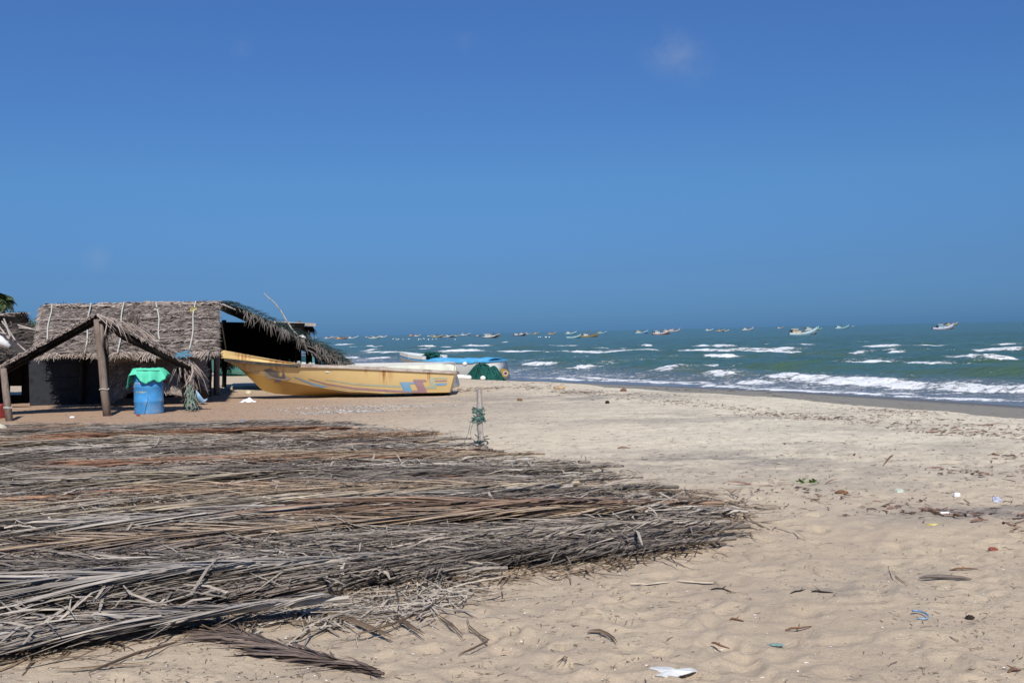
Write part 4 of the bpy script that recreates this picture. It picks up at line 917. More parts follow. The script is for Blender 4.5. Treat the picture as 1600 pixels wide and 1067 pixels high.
# --- white boat just behind the yellow one
S2 = D(701, 600, 28.6); A2 = D(400, 600, 29.6); S2.z = A2.z = 0
wb, wh = open_boat('white_boat', 'long white boat lying low behind the yellow boat, only its topsides showing', S2, A2, (A2 - S2).length, TB(hg=(.69, .69, .72), hw=.8), -.02, (M['white_gel'], M['white_gel'], M['white_gel']), bowdeck=False)
# motor well box at its stern
L2 = (A2 - S2).length
mb = MB(); mb.box((.42, 0, .67), (.75, 1.1, .10), taper=.08); local_part(mb, 'stern_deck', M['white_gel'], wb)
mb = MB(); mb.box((-.07, .3, .56), (.06, .5, .10)); local_part(mb, 'motor_pad', M['rail_dark'], wb)
# --- blue and white boat, bow up to the left, stern beside the net heap
S3 = D(778, 592, 39.5); A3 = D(626, 557, 41.3); S3.z = A3.z = 0
zb3 = -.36
T3 = TB(hg=(.80, .80, 1.32), hw=.95)
T3['gz'] = [(0, .78), (.12, .80), (.135, .75), (.4, .80), (.7, .86), (.85, .92), (1, 1.02)]; T3['kz'] = [(0, 0), (.5, -.03), (.72, .02), (.86, .3), (1, .88)]; T3['cz'] = [(0, .06), (.4, .08), (.65, .2), (.85, .46), (1, .90)]
bb, bh = open_boat('blue_and_white_boat', 'white boat with bright blue rim, its bow raised to the left, behind the net heap', S3, A3, (A3 - S3).length * 1.0, T3, zb3, (M['white_gel'], M['blue_gel'], M['blue_gel']))
L3 = (A3 - S3).length
deck(T3, L3, .02, .30, .03, 'stern_deck', M['blue_gel'], bb, camber=.1); deck(T3, L3, .30, .62, -.02, 'blue_cover', M['blue_gel'], bb, camber=.12)
v_, f_ = edge_band(T3, L3, .03, .05, .035, .17, .62, 1.0); mb = MB(); mb.add(v_, f_); local_part(mb, 'bow_coaming', M['white_gel'], bb)
bpy.context.view_layer.update()
R6 = lambda l: R4(l, 600, 540, 7.27)
M['decal_ochre'] = simple('ochre_paint', (.46, .29, .03), .5, .12, 6); M['decal_maroon'] = simple('maroon_paint', (.18, .04, .03), .5, .12, 6)
# painted ochre panel with a ring at the stern quarter (side facing the camera)
decals(bh, bb, [('painted_panel', M['decal_ochre'], R6([(1322, 262), (1385, 268), (1420, 300), (1405, 345), (1380, 358), (1345, 350), (1330, 300)]), .008), ('painted_ring', M['white_gel'], R6([(1350, 300), (1372, 288), (1400, 298), (1405, 325), (1385, 342), (1358, 336)]), .012), ('painted_spot', M['decal_maroon'], R6([(1360, 305), (1378, 298), (1396, 308), (1392, 326), (1372, 332), (1360, 322)]), .016)])
mb = MB()
for k in range(60): p = Vector((L3 * .66 + random.uniform(-.3, .3), random.uniform(-.35, .35), .92 + random.uniform(.0, .18))); mb.tube([p, p + Vector((random.uniform(-.2, .2), random.uniform(-.2, .2), .08)), p + Vector((random.uniform(-.3, .3), random.uniform(-.3, .3), -.05))], .02, 4, random.random())
q = bb.matrix_world @ Vector((L3 * .66, 0, .92))
mb.v = [tuple((bb.matrix_world @ Vector(p)) - q) for p in mb.v]; o = mb.build('net_bundle', M['net_green']); o.location = q; tag(o, 'small green net bundle lying on the bow of the blue and white boat', 'net')
# --- turquoise boat seen under the shed roof
S4 = D(486, 600, 40); A4 = D(300, 600, 42); S4.z = A4.z = 0
tb, th_ = open_boat('turquoise_boat', 'turquoise and white boat showing under the roof of the boat shed', S4, A4, (A4 - S4).length, TB(hg=(.85, .9, 1.1), hw=1.0), -.05, (simple('turquoise_gelcoat', (.10, .42, .38), .45, .15, 4, None, (.5, .5, .4), .3), M['white_gel'], M['white_gel']))
for (x, y, d_, w, lab) in ((530, 566, 36, 1.0, 'grey boat stern standing beyond the low end of the boat shed'),):
    q = D(x, y + 12, d_); T5 = TB(hg=(.5, .5, .7), hw=.6); r_, _ = open_boat('grey_boat', lab, Vector((q.x + .6, q.y, 0)), Vector((q.x - 2.4, q.y + .3, 0)), 3.0, T5, gz(q.x, q.y) - .03, (simple('grey_gelcoat', (.25, .27, .28), .5, .2, 5), M['white_gel'], M['white_gel']))

# ---------------------------------------------------------------- heap of green netting with floats beside it
M['net_green'].node_tree.nodes['Principled BSDF'].inputs['Specular IOR Level'].default_value = .1
c = D(753, 592, 38.6); nh = empty('net_heap', (c.x, c.y, gz(c.x, c.y)), 0, 'big heap of dark green fishing net beside the blue and white boat', 'fishing net')
vs = []; fs = []; nA, nRr = 36, 12
def heap(a, u):
    w = .82 + .08 * math.sin(2 * a + 1) + .06 * math.sin(5 * a); r_ = u * w; xx = r_ * math.cos(a); z = .56 * max(0, 1 - u ** 4.5) * float(np.interp(xx, [-.85, -.6, -.35, -.12, .1, .35, .55, .7, .85], [.25, .55, .85, 1.22, 1.10, 1.0, 1.02, .85, .3])) * (1 + .10 * math.sin(14 * xx + 6 * r_ * math.sin(a))); return Vector((r_ * math.cos(a) * 1.0, r_ * math.sin(a) * .8, z - .02 + .03 * math.sin(9 * a + 7 * u)))
mb = MB()
for i in range(nRr + 1):
    for k in range(nA): vs.append(heap(2 * math.pi * k / nA, i / nRr) + Vector((random.uniform(-.015, .015), random.uniform(-.015, .015), random.uniform(-.02, .02))))
for i in range(nRr):
    for k in range(nA): fs.append((i * nA + k, (i + 1) * nA + k, (i + 1) * nA + (k + 1) % nA, i * nA + (k + 1) % nA))
mb.add(vs, fs, .25); mb.build('net_body', M['net_green'], nh, smooth=True)
mb = MB()
for k in range(520):
    a = random.uniform(0, 6.283); u0 = random.uniform(0, .5); u1 = random.uniform(.6, 1.06); da = random.uniform(-.9, .9); pts = [heap(a + da * q_ / 6, u0 + (u1 - u0) * q_ / 6) + Vector((0, 0, .012)) for q_ in range(7)]; mb.tube(pts, random.uniform(.006, .016), 3, random.choice((0, .1, .5, .9, 1.6)), False)
tag(mb.build('net_strands', M['net_green'], nh), kind='stuff')
fl = None
for k, (x, y) in enumerate(((706, 590), (711, 592.5), (717, 590), (720, 592), (724, 594), (728, 591), (731, 588.5), (733, 592.5), (754.5, 591), (714, 587), (710, 588), (732, 573))):
    d_ = 34.0; q = D(x, y, d_); r_ = .085
    if y == 573: q = Vector((c.x - .62, c.y - .2, .36))
    else: q.z = gz(q.x, q.y) + r_ * .75
    if fl is None: mb = MB(); mb.ball((0, 0, 0), r_, 7, (1.15, 1, .95), .02); fl = mb.build('net_float', M['foam_white'], smooth=True); o = fl
    else: o = fl.copy(); col.objects.link(o)
    o.location = q; o.rotation_euler = (0, 0, random.uniform(0, 3)); tag(o, 'white oval net float lying on the sand between the yellow boat and the net heap' if y != 573 and x < 750 else ('white net float perched on the left shoulder of the net heap' if y == 573 else 'single white float in front of the net heap'), 'float', 'white floats round the net heap')

# ---------------------------------------------------------------- blue drum with a green cloth over its top
c = D(233, 640, 21.2); zb_ = gz(c.x, c.y) - .03; dr = empty('drum', (c.x, c.y, zb_), 0, 'dented blue plastic drum standing in front of the thatched hut', 'drum')
M['drum'] = simple('faded_blue_drum', (.055, .26, .54), .45, .22, 5, None, (.30, .30, .27), .55, .4, .2)
pr_ = [(.0, .255), (.02, .283), (.07, .290), (.26, .291), (.275, .297), (.31, .297), (.325, .291), (.56, .291), (.575, .297), (.61, .297), (.625, .291), (.84, .288), (.88, .278), (.90, .29), (.935, .29), (.94, .275)]
mb = MB(); mb.tube([(0, 0, z) for z, _ in pr_], [r_ for _, r_ in pr_], 36); mb.build('body', M['drum'], dr, smooth=True)
mb = MB(); mb.tube([(0, 0, .942), (0, 0, .955)], [.27, .262], 36); mb.build('lid', M['drum'], dr)
# scuffed writing, too worn to read
a0 = math.atan2(-c.y, -c.x)
def onDrum(px_, py_, r_=.2935):
    ang = a0 + math.asin(max(-1, min(1, (px_ - 233) / 22.4))); return Vector((math.cos(ang) * r_, math.sin(ang) * r_, (646 - py_) / 75.5 + .02)), ang
for (m_, x0, x1, y_, n_, h_) in ((simple('white_marking', (.55, .6, .62), .6, .2, 30), 214, 222, 597, 5, .03), (simple('white_marking', (.55, .6, .62), .6, .2, 30), 214, 224, 601.5, 7, .025), (M['plastic_yellow'], 215, 228.5, 610.5, 7, .035)):
    mb = MB()
    for k in range(n_):
        x = x0 + (x1 - x0) * k / (n_ - 1); p, an = onDrum(x, y_); tg = Vector((-math.sin(an), math.cos(an), 0)); w = .011
        mb.add([p - tg * w - UPV * h_ * random.uniform(.2, .6), p + tg * w - UPV * h_ * random.uniform(.1, .5), p + tg * w * random.uniform(.2, 1) + UPV * h_ * random.uniform(.1, .5), p - tg * w * random.uniform(.3, 1) + UPV * h_ * random.uniform(.2, .5)], [(0, 1, 2, 3)])
    tag(mb.build('painted_lettering', m_, dr), kind='stuff')
mb = MB(); pts = [onDrum(x, y, .296)[0] for x, y in ((231, 618), (232, 622), (229, 632), (227, 640), (226, 645))]; mb.tube(pts, .004, 4); mb.build('hanging_string', M['wood_dark'], dr)
# cloth: flat on the lid, falling in folds with an uneven hem
hem = [(0, .34), (.5, .28), (1.0, .42), (1.5, .62), (1.8, .30), (2.3, .25), (2.9, .30), (3.6, .22), (4.3, .40), (4.9, .30), (5.4, .25), (6.2832, .34)]
nA = 110; rows = 14; vs = []; fs = []
def hemlen(an):   # an: 0 = towards the camera, positive = to the right
    tb_ = [(-3.142, .25), (-2.2, .28), (-1.75, .32), (-1.45, .40), (-1.28, .36), (-1.08, .12), (-.75, .10), (-.45, .22), (-.15, .31), (.0, .26), (.15, .24), (.35, .22), (.5, .27), (.65, .28), (.9, .17), (1.3, .10), (1.6, .14), (2.2, .25), (3.142, .25)]
    return float(np.interp(an, [q[0] for q in tb_], [q[1] for q in tb_]))
for i in range(rows + 1):
    for k in range(nA):
        an = -math.pi + 2 * math.pi * k / nA; A_ = a0 + an; u = i / rows
        if i <= 4: r_ = .30 * i / 4; z = .962 + .012 * math.sin(9 * A_ + 3 * i) * (i / 4) + (.012 if i == 3 else 0)
        else:
            w = (i - 4) / (rows - 4); fold = math.sin(an * 9 + .8 * math.sin(an * 3)) * .024 * w + math.sin(an * 17 + 1) * .009 * w; ln_ = hemlen(an) + .0
            flare = .02 + (.10 if abs(an) > .75 else .045) * w ** .8; r_ = .30 + flare + fold; z = .955 - ln_ * w
            if i == 5: r_ = .315; z = .945
        vs.append((math.cos(A_) * r_, math.sin(A_) * r_, z))
for i in range(rows):
    for k in range(nA): fs.append((i * nA + k, (i + 1) * nA + k, (i + 1) * nA + (k + 1) % nA, i * nA + (k + 1) % nA))
mb = MB(); mb.add(vs, fs); o = mb.build('drum_cloth', simple('sea_green_cloth', (.10, .60, .38), .8, .18, 6, None, (.05, .38, .25), .4), smooth=True); o.location = (c.x, c.y, zb_)
tag(o, 'bright sea-green cloth tied over the top of the blue drum', 'cloth')
md = o.modifiers.new('thick', 'SOLIDIFY'); md.thickness = .006
mb = MB(); mb.tube([(math.cos(a) * .325, math.sin(a) * .325, .925 + .01 * math.sin(3 * a)) for a in np.linspace(0, 6.283, 40)], .013, 6); tie = mb.build('tie_cord', simple('green_cord', (.04, .30, .19), .8, .2, 20), o)

# ---------------------------------------------------------------- weathered stake with a coil of green rope
c = G(752, 699); tp = D(748, 608, c.y); st = empty('wooden_stake', (c.x, c.y, gz(c.x, c.y)), 0, 'grey weathered stake standing upright in the sand behind the fronds', 'stake')
mb = MB(); hS = tp.z - gz(c.x, c.y); dx = tp.x - c.x
mb.tube([(dx * k + .006 * math.sin(k * 9), .004 * math.sin(k * 7), -.12 + (hS + .12) * k) for k in np.linspace(0, 1, 12)], [.038, .040, .041, .040, .038, .040, .042, .042, .040, .037, .036, .034], 12); mb.build('pole', M['wood_grey'], st, smooth=False)
mb = MB(); mb.box((dx - .012, .0, hS + .01), (.02, .05, .05)); mb.build('split_top', M['wood_grey'], st)
mb = MB(); zc = hS * .56
for k in range(11):
    rr = random.uniform(.055, .085); z_ = zc + random.uniform(-.09, .10); tl = random.uniform(-.5, .5); ph_ = random.uniform(0, 6)
    mb.tube([(dx * .55 - .018 + math.cos(a + ph_) * rr * 1.1, math.sin(a + ph_) * .062, z_ + math.cos(a + ph_) * .05 * tl * 2 + math.sin(a * 2) * .01) for a in np.linspace(0, 6.283, 22)], .0055, 5, .5, False)
for (x0, z0, x1, z1, x2, z2) in ((-.09, zc - .02, -.16, .2, -.22, .02), (-.07, zc - .08, -.14, .18, -.03, .05), (-.02, zc - .1, -.05, zc - .2, .02, zc - .22)): mb.tube([(x0, -.04, z0), ((x0 + x1) / 2 - .01, -.06, (z0 + z1) / 2 + .03), (x1, -.07, z1), ((x1 + x2) / 2 - .02, -.06, (z1 + z2) / 2), (x2, -.05, z2)], .003, 4)
o = mb.build('rope_coil', M['rope_green']); o.location = st.location; tag(o, 'green rope coiled round the upright stake, its ends hanging down', 'rope')
mb = MB()
for k in range(10): a = random.uniform(0, 6.28); r_ = random.uniform(.05, .1); mb.tube([(math.cos(a + q_) * r_, math.sin(a + q_) * r_, .03 + .03 * q_) for q_ in (0, .8, 1.6, 2.3)], .006, 4)
for k in range(6): mb.tube([(-.02, 0, .12), (random.uniform(-.12, .12), -.03, .14 + random.uniform(-.03, .04))], .006, 4)
o = mb.build('old_twine', M['net_dark']); o.location = st.location; tag(o, 'dark old twine tangled round the foot of the stake', 'twine')

# ---------------------------------------------------------------- fishing boats at anchor
cols = {'white': (.62, .64, .64), 'cream': (.55, .48, .33), 'turq': (.13, .45, .45), 'blue': (.12, .30, .50), 'lblue': (.32, .52, .62), 'brown': (.20, .13, .07), 'ochre': (.38, .24, .06), 'orange': (.48, .22, .12), 'pink': (.50, .36, .36), 'red': (.34, .14, .12), 'grey': (.25, .27, .29), 'dark': (.035, .035, .04), 'pgreen': (.36, .45, .36), 'lilac': (.50, .46, .58)}
PM = {k: simple('boat_paint_' + k, v, .5, .18, 1.2, None, (.20, .15, .11), .3, .4, 0) for k, v in cols.items()}
TT = {'kz': [(0, -.05), (.5, -.06), (.85, -.03), (.95, .02), (1, .12)], 'cw': [(0, .10), (.3, .14), (.6, .12), (.85, .05), (1, .002)], 'cz': [(0, -.01), (.5, -.02), (.8, .01), (.92, .06), (1, .17)],
      'gw': [(0, .12), (.3, .16), (.6, .155), (.85, .09), (1, .006)], 'gz': [(0, .10), (.25, .075), (.5, .085), (.75, .13), (.9, .19), (1, .26)], 'rake': [(0, .2), (1, .25)]}
protos = {}
def trawler(px_, yw, wpx, hull, cab, trim, lab, flipx=False, mast=1.0, cabx=.22, cabs=1.0, extra='dark', open_=False):
    hor = 519.5 - (px_ - 800) * .0223; d_ = 2.2 * 1600 / max(yw - hor, 2.3); d_ = min(d_, 1350); q = D(px_, yw, d_); L = wpx * d_ / 1600
    r_ = empty('fishing_boat', (q.x, q.y, SEA), math.pi if flipx else random.uniform(-.12, .12), lab, 'boat', 'fishing boats at anchor')
    key = (hull,)
    def put(nm, make, m):
        k_ = (nm, m.name, cabx if nm not in ('hull',) else 0, cabs if nm not in ('hull',) else 0)
        if k_ not in protos: mb = MB(); make(mb); protos[k_] = mb.mesh(nm, m)
        o = bpy.data.objects.new(nm, protos[k_]); col.objects.link(o); o.parent = r_; o.scale = (L, L, L); o.location = (-L / 2, 0, 0); return o
    def mk_hull(mb):
        vs, fs = loft(TT, 1, 20); mb.add(vs, fs); vs, fs = loft(TT, 1, 20, .012, .04, 0, .97, True); mb.add(vs, fs)
        mb.box((1.0, 0, .235), (.03, .025, .16), Matrix.Rotation(.3, 3, 'Y'))
    put('hull', mk_hull, PM[hull])
    def mk_trim(mb):
        v_, f_ = edge_band(TT, 1, .006, .012, -.022, .010, 0, 1, 20); mb.add(v_, f_)
    put('rub_rail', mk_trim, PM[trim])
    def mk_boot(mb):
        v_, f_ = loft({**TT, 'gz': [(t, min(z, .018)) for t, z in TT['gz']], 'gw': [(t, w * .88 + .008) for t, w in TT['gw']]}, 1, 16); mb.add(v_, f_)
    put('waterline_band', mk_boot, PM['dark'])
    if not open_:
        def mk_cab(mb): mb.box((cabx, 0, .15), (.17 * cabs, .17, .15 * cabs), taper=.04); mb.box((cabx + .14 * cabs, 0, .12), (.10 * cabs, .15, .08 * cabs))
        put('wheelhouse', mk_cab, PM[cab])
        def mk_roof(mb): mb.box((cabx - .02, 0, .15 + .083 * cabs), (.24 * cabs, .20, .015))
        put('wheelhouse_roof', mk_roof, PM[trim if trim != 'dark' else 'white'])
        def mk_win(mb):
            for k in (-1, 0, 1): mb.box((cabx + k * .05 * cabs, 0, .175), (.03 * cabs, .178, .04 * cabs))
            mb.box((cabx - .11 * cabs, 0, .13), (.06, .15, .12 * cabs))
        put('window_band', mk_win, PM['dark'])
    if mast > 0:
        def mk_mast(mb):
            mb.tube([(.52, 0, .06), (.53, 0, .40 * mast)], [.009, .006], 5); mb.tube([(.53, 0, .34 * mast), (.36, .03, .20)], .005, 4); mb.tube([(.53, 0, .30 * mast), (.80, 0, .17)], .003, 4); mb.tube([(.58, .02, .06), (.585, .02, .28 * mast)], .006, 4)
        k_ = put('mast', mk_mast, PM['brown' if hull != 'brown' else 'dark'])
        if mast != 1.0: k_.scale = (L, L, L * mast)
    def mk_gear(mb):
        rr = random.Random(len(lab))
        for k in range(9): mb.box((rr.uniform(.04, .85), rr.uniform(-.08, .08), .085 + rr.uniform(0, .03)), (rr.uniform(.02, .08), .06, rr.uniform(.03, .08)), Matrix.Rotation(rr.uniform(-.5, .5), 3, 'Z'))
        mb.tube([(.03, .06, .05), (.02, .06, .22)], .006, 4); mb.tube([(.1, -.06, .05), (.1, -.06, .2)], .005, 4)
    put('deck_gear', mk_gear, PM[extra])
    return r_
TR = [ (491, 529, 9, 'pink', 'white', 'white', 'far pale pink boat at the boat shed\'s roof tip, leftmost of the anchored boats', {}),
 (513, 529, 13, 'white', 'white', 'red', 'small white boat just left of the orange-hulled boat', {}), (521, 527.6, 12, 'grey', 'white', 'white', 'tiny grey boat half behind its white neighbour near the left end', {'mast': .7}),
 (533, 530, 18, 'orange', 'cream', 'brown', 'orange-hulled boat among the anchored boats above the shed roof tip', {}), (552, 528.8, 15, 'lblue', 'white', 'white', 'pale blue boat with dark gear right of the orange-hulled boat', {'cabx': .12, 'cabs': .7}),
 (574, 526.8, 7, 'white', 'white', 'red', 'tiny white boat left of the pale green boat', {}), (585, 529.2, 17, 'pgreen', 'white', 'white', 'pale green boat above the raised bow of the blue and white boat', {'cabx': .35}),
 (599, 527, 11, 'white', 'white', 'white', 'white boat with a high prow right of the pale green boat', {}), (645, 525.4, 14, 'brown', 'cream', 'red', 'brown boat low on the horizon, first right of the wide gap', {}), (652, 524.8, 10, 'white', 'white', 'white', 'white boat beside the brown boat low on the horizon', {}),
 (671, 525.4, 7, 'white', 'white', 'cream', 'small white boat left of the green and brown pair', {}), (683, 527.4, 18, 'brown', 'pgreen', 'cream', 'brown boat with pale green upperworks above the line of net floats', {}),
 (700, 527.3, 17, 'dark', 'white', 'white', 'black-hulled boat with a bright white cabin', {'cabx': .42}), (707, 527.0, 9, 'dark', 'cream', 'red', 'short dark boat with cream cabin touching the black-hulled boat', {'cabx': .4, 'cabs': 1.3}),
 (714, 525.2, 9, 'pgreen', 'pgreen', 'cream', 'small pale green boat right of the dark pair', {}), (727, 524.4, 16, 'grey', 'lblue', 'white', 'grey boat alone between the dark pair and the big two-tone boat', {}),
 (746, 526, 11, 'dark', 'white', 'grey', 'dark boat with a white cabin just left of the big two-tone boat', {'cabx': .45, 'cabs': 1.2}), (766, 528.1, 24, 'dark', 'white', 'white', 'big black and white boat with a tall dark wheelhouse', {'cabs': 1.35, 'cabx': .26}),
 (771, 526.2, 20, 'brown', 'cream', 'white', 'brown boat with raised prow behind the big black and white boat', {}), (812, 524.8, 19, 'dark', 'white', 'grey', 'dark boat with white midships, first right of the big black and white boat', {'cabx': .14}),
 (817, 522.6, 12, 'white', 'white', 'white', 'white boat behind the dark boat with white midships', {}), (826, 522, 7, 'white', 'white', 'ochre', 'tiny white boat left of the yellowish one', {}), (837, 521.9, 10, 'ochre', 'cream', 'cream', 'yellowish boat on the horizon', {'cabx': .4}),
 (862, 522, 12, 'cream', 'orange', 'ochre', 'small boat with an orange cabin alone on the horizon', {}), (892, 522, 17, 'turq', 'white', 'white', 'turquoise-prowed boat with a white cabin behind the open turquoise boat', {}),
 (896, 528.4, 23, 'turq', 'white', 'white', 'open turquoise boat with a white prow and no cabin', {'open_': True, 'mast': 0}), (921, 526.6, 26, 'ochre', 'white', 'brown', 'brown and ochre boat with a white cabin and a tall mast', {'mast': 1.3}),
 (941, 521, 14, 'turq', 'pgreen', 'lblue', 'turquoise boat just right of the tall-masted ochre boat', {}), (1002, 521.2, 21, 'blue', 'cream', 'lblue', 'blue boat with a cream cabin left of the red and white boat', {'cabs': 1.1}),
 (1033, 522.8, 27, 'red', 'white', 'white', 'red and white boat with a pale cabin, nearest of its three', {}), (1044, 518.4, 16, 'pink', 'cream', 'white', 'pinkish boat behind the red and white boat', {}), (1053, 518.2, 18, 'white', 'white', 'red', 'white boat with a pink prow, rightmost of its three', {}),
 (1108, 516.8, 12, 'lblue', 'white', 'white', 'pale blue boat with a dark wheelhouse left of the brown and pale pair', {}), (1125, 517.9, 14, 'brown', 'cream', 'cream', 'low brown boat joined to a pale green one', {'cabx': .4, 'cabs': .8}), (1134, 517.6, 10, 'pgreen', 'white', 'white', 'pale green boat right of the low brown boat', {'mast': .6}),
 (1168, 516, 17, 'white', 'white', 'grey', 'white boat alone right of the brown and pale pair', {}), (1219, 513.4, 10, 'grey', 'white', 'pink', 'tiny grey boat on the horizon left of the big blue boat', {}),
 (1254, 523.8, 42, 'lblue', 'cream', 'white', 'large light blue boat with a boxy cream cabin, the nearest of the anchored boats', {'cabs': 1.15}), (1268, 516.6, 22, 'white', 'white', 'turq', 'white boat with a tall cabin behind the large light blue boat', {'cabs': 1.3}),
 (1278, 515.5, 12, 'pgreen', 'white', 'turq', 'green prow showing right of the tall-cabined white boat', {'mast': 0}), (1315, 513.6, 21, 'lblue', 'white', 'turq', 'turquoise and white boat alone right of the large light blue boat', {}),
 (1333, 508.6, 4, 'white', 'white', 'white', 'speck-sized white boat on the horizon right of the lone turquoise boat', {}), (1473, 514.8, 32, 'lilac', 'lblue', 'white', 'lilac-white boat with a bright blue cabin far to the right', {'cabs': 1.2, 'cabx': .38}),
 (1486, 508.6, 19, 'cream', 'pgreen', 'brown', 'cream boat behind the one with the bright blue cabin', {}), (1604, 507.6, 9, 'dark', 'dark', 'grey', 'dark boat cut by the right edge of the picture', {})]
for a in TR: trawler(*a[:7], **a[7])
nb = None
for k in range(26):
    x = random.choice([random.uniform(610, 716), random.uniform(616, 690), random.uniform(832, 862)]); y = 529.8 + random.uniform(-.8, 1) if x < 750 else 526.5 + random.uniform(-.5, .5)
    q = G(x, y, SEA + .06)
    if nb is None: mb = MB(); mb.ball((0, 0, 0), .22, 5, (1.3, 1, .8)); nb = mb.build('buoy', M['foam_white']); o = nb
    else: o = nb.copy(); col.objects.link(o)
    o.location = q; tag(o, 'white net buoy in the dotted line floating in front of the anchored boats', 'buoy', 'line of white net buoys on the sea')
# ---------------------------------------------------------------- coconut fronds spread to dry
def frond_mesh(seed, L=4.1, NL=96, spread=(11, 24), llen=.95, messy=1.0, one=0, lw=(.007, .018)):
    r_ = random.Random(seed); mb = MB(); ra = MB()
    bend = r_.uniform(-.14, .14); zb_ = r_.uniform(0, .03)
    def C(u): return Vector((-L * u, bend * L * u * u, .022 + zb_ * math.sin(u * 3) + .012 * math.sin(u * 7 + seed)))
    ra.tube([C(k / 14) for k in range(15)], [(.012 if k < 1 else .0145) * (1 - k / 14) ** .8 + .003 for k in range(15)], 6, r_.uniform(.2, .6))
    for sg in (1, -1):
        if one and sg != one: continue
        for k in range(NL):
            u = .015 + .965 * (k + r_.uniform(-.3, .3)) / NL; b0 = C(u); ln = llen * (.16 + .95 * min(1, u / .42) ** .8 - .35 * max(0, u - .6)) * r_.uniform(.72, 1.12)
            a = R(r_.uniform(*spread)) + (R(r_.gauss(0, 22)) if r_.random() < .22 * messy else 0); w = r_.uniform(*lw)
            d = Vector((-math.cos(a), sg * math.sin(a), 0)); cur = (r_.uniform(.05, .7) + .25 * math.sin(k * .13)) * sg; tw = r_.uniform(-.8, .8) * (.35 + .5 * messy); z0 = r_.uniform(-.02, .035); pts = []; sides = []
            p = b0 + Vector((0, 0, z0))
            for q in range(5):
                v = q / 4; pts.append(p.copy()); dd = Vector((d.x, d.y - cur * v * .5, 0)).normalized(); s = Vector((-dd.y, dd.x, 0)); t_ = tw * (.4 + v); sides.append((s * math.cos(t_) + Vector((0, 0, 1)) * math.sin(t_)).normalized())
                p = p + dd * ln / 4 + Vector((0, 0, (.004 - .022 * v) + r_.uniform(-.008, .010) * messy))
            for q in pts: q.z = max(q.z, .004)
            tn = min(1.3, max(0, r_.gauss(.52, .30)))
            mb.strip(pts, [w * .7, w, w * .9, w * .65, w * .12], sides, tn)
    return ra.mesh('midrib', M['frond']), mb.mesh('leaflets', M['frond'])
VAR = [frond_mesh(k, L=random.uniform(3.7, 4.5), NL=190, spread=((20, 38), (26, 48), (16, 34))[k % 3], messy=(.5, 1.1, .8, 1.3)[k % 4]) for k in range(10)]
NEAT = [frond_mesh(30 + k, L=4.3, NL=175, lw=(.016, .030), spread=(17, 27), messy=.10, one=0 if k < 2 else (1 if k == 2 else -1), llen=1.0) for k in range(4)]
FEA = [frond_mesh(90 + k, L=4.3, NL=120, lw=(.022, .036), spread=(18, 27), messy=.06, llen=1.05, one=(0, -1, 1, 0)[k]) for k in range(4)]
LONE = frond_mesh(77, L=2.2, NL=170, lw=(.018, .040), spread=(7, 20), messy=.9, llen=.85)
RAG = [frond_mesh(50 + k, L=2.6, NL=150, lw=(.004, .011), spread=(14, 34), messy=1.5, llen=.55) for k in range(3)]
FC = {'grey': (.275, .24, .20), 'light': (.37, .335, .29), 'dark': (.165, .142, .12), 'purple': (.20, .163, .135), 'tan': (.34, .26, .18), 'orange': (.33, .18, .105), 'brown': (.27, .18, .12), 'straw': (.39, .33, .24)}
FN = {FC['grey']: 'grey', FC['light']: 'pale grey', FC['dark']: 'dark grey', FC['purple']: 'purplish grey', FC['tan']: 'tan', FC['orange']: 'orange-brown', FC['brown']: 'brown', FC['straw']: 'straw-coloured'}
def put_frond(var, loc, ang, c, label=None, group='coconut fronds spread to dry on the sand', tilt=(0, 0), scale=1.0, flip=1):
    e = empty('palm_frond', loc, ang, label or 'dry coconut frond lying among its like in the broad mat of fronds', 'palm frond', group)
    e.rotation_euler = (tilt[0], tilt[1], ang); e.scale = (scale, scale * flip, scale)
    for nm, me in (('midrib', var[0]), ('leaflets', var[1])):
        o = bpy.data.objects.new(nm, me); col.objects.link(o); o.parent = e; k = random.uniform(.85, 1.15); o.color = (*(x * k for x in c), 1)
        if nm == 'leaflets': o['kind'] = 'stuff'
    return e
_by = [4.95, 5.3, 5.6, 6.0, 6.4, 6.8, 7.5, 8.0, 8.6, 9.4, 10.0, 10.7, 11.6, 13.0, 14.2, 15.2, 16.4, 17.4]
_bx = [-2.2, -1.75, -1.15, -.6, .35, 1.0, 1.6, 1.7, 1.85, 1.5, 1.25, 1.2, .5, -.35, -.8, -1.1, -2.0, -3.3]
y = 5.0; nf = 0; random.seed(11)
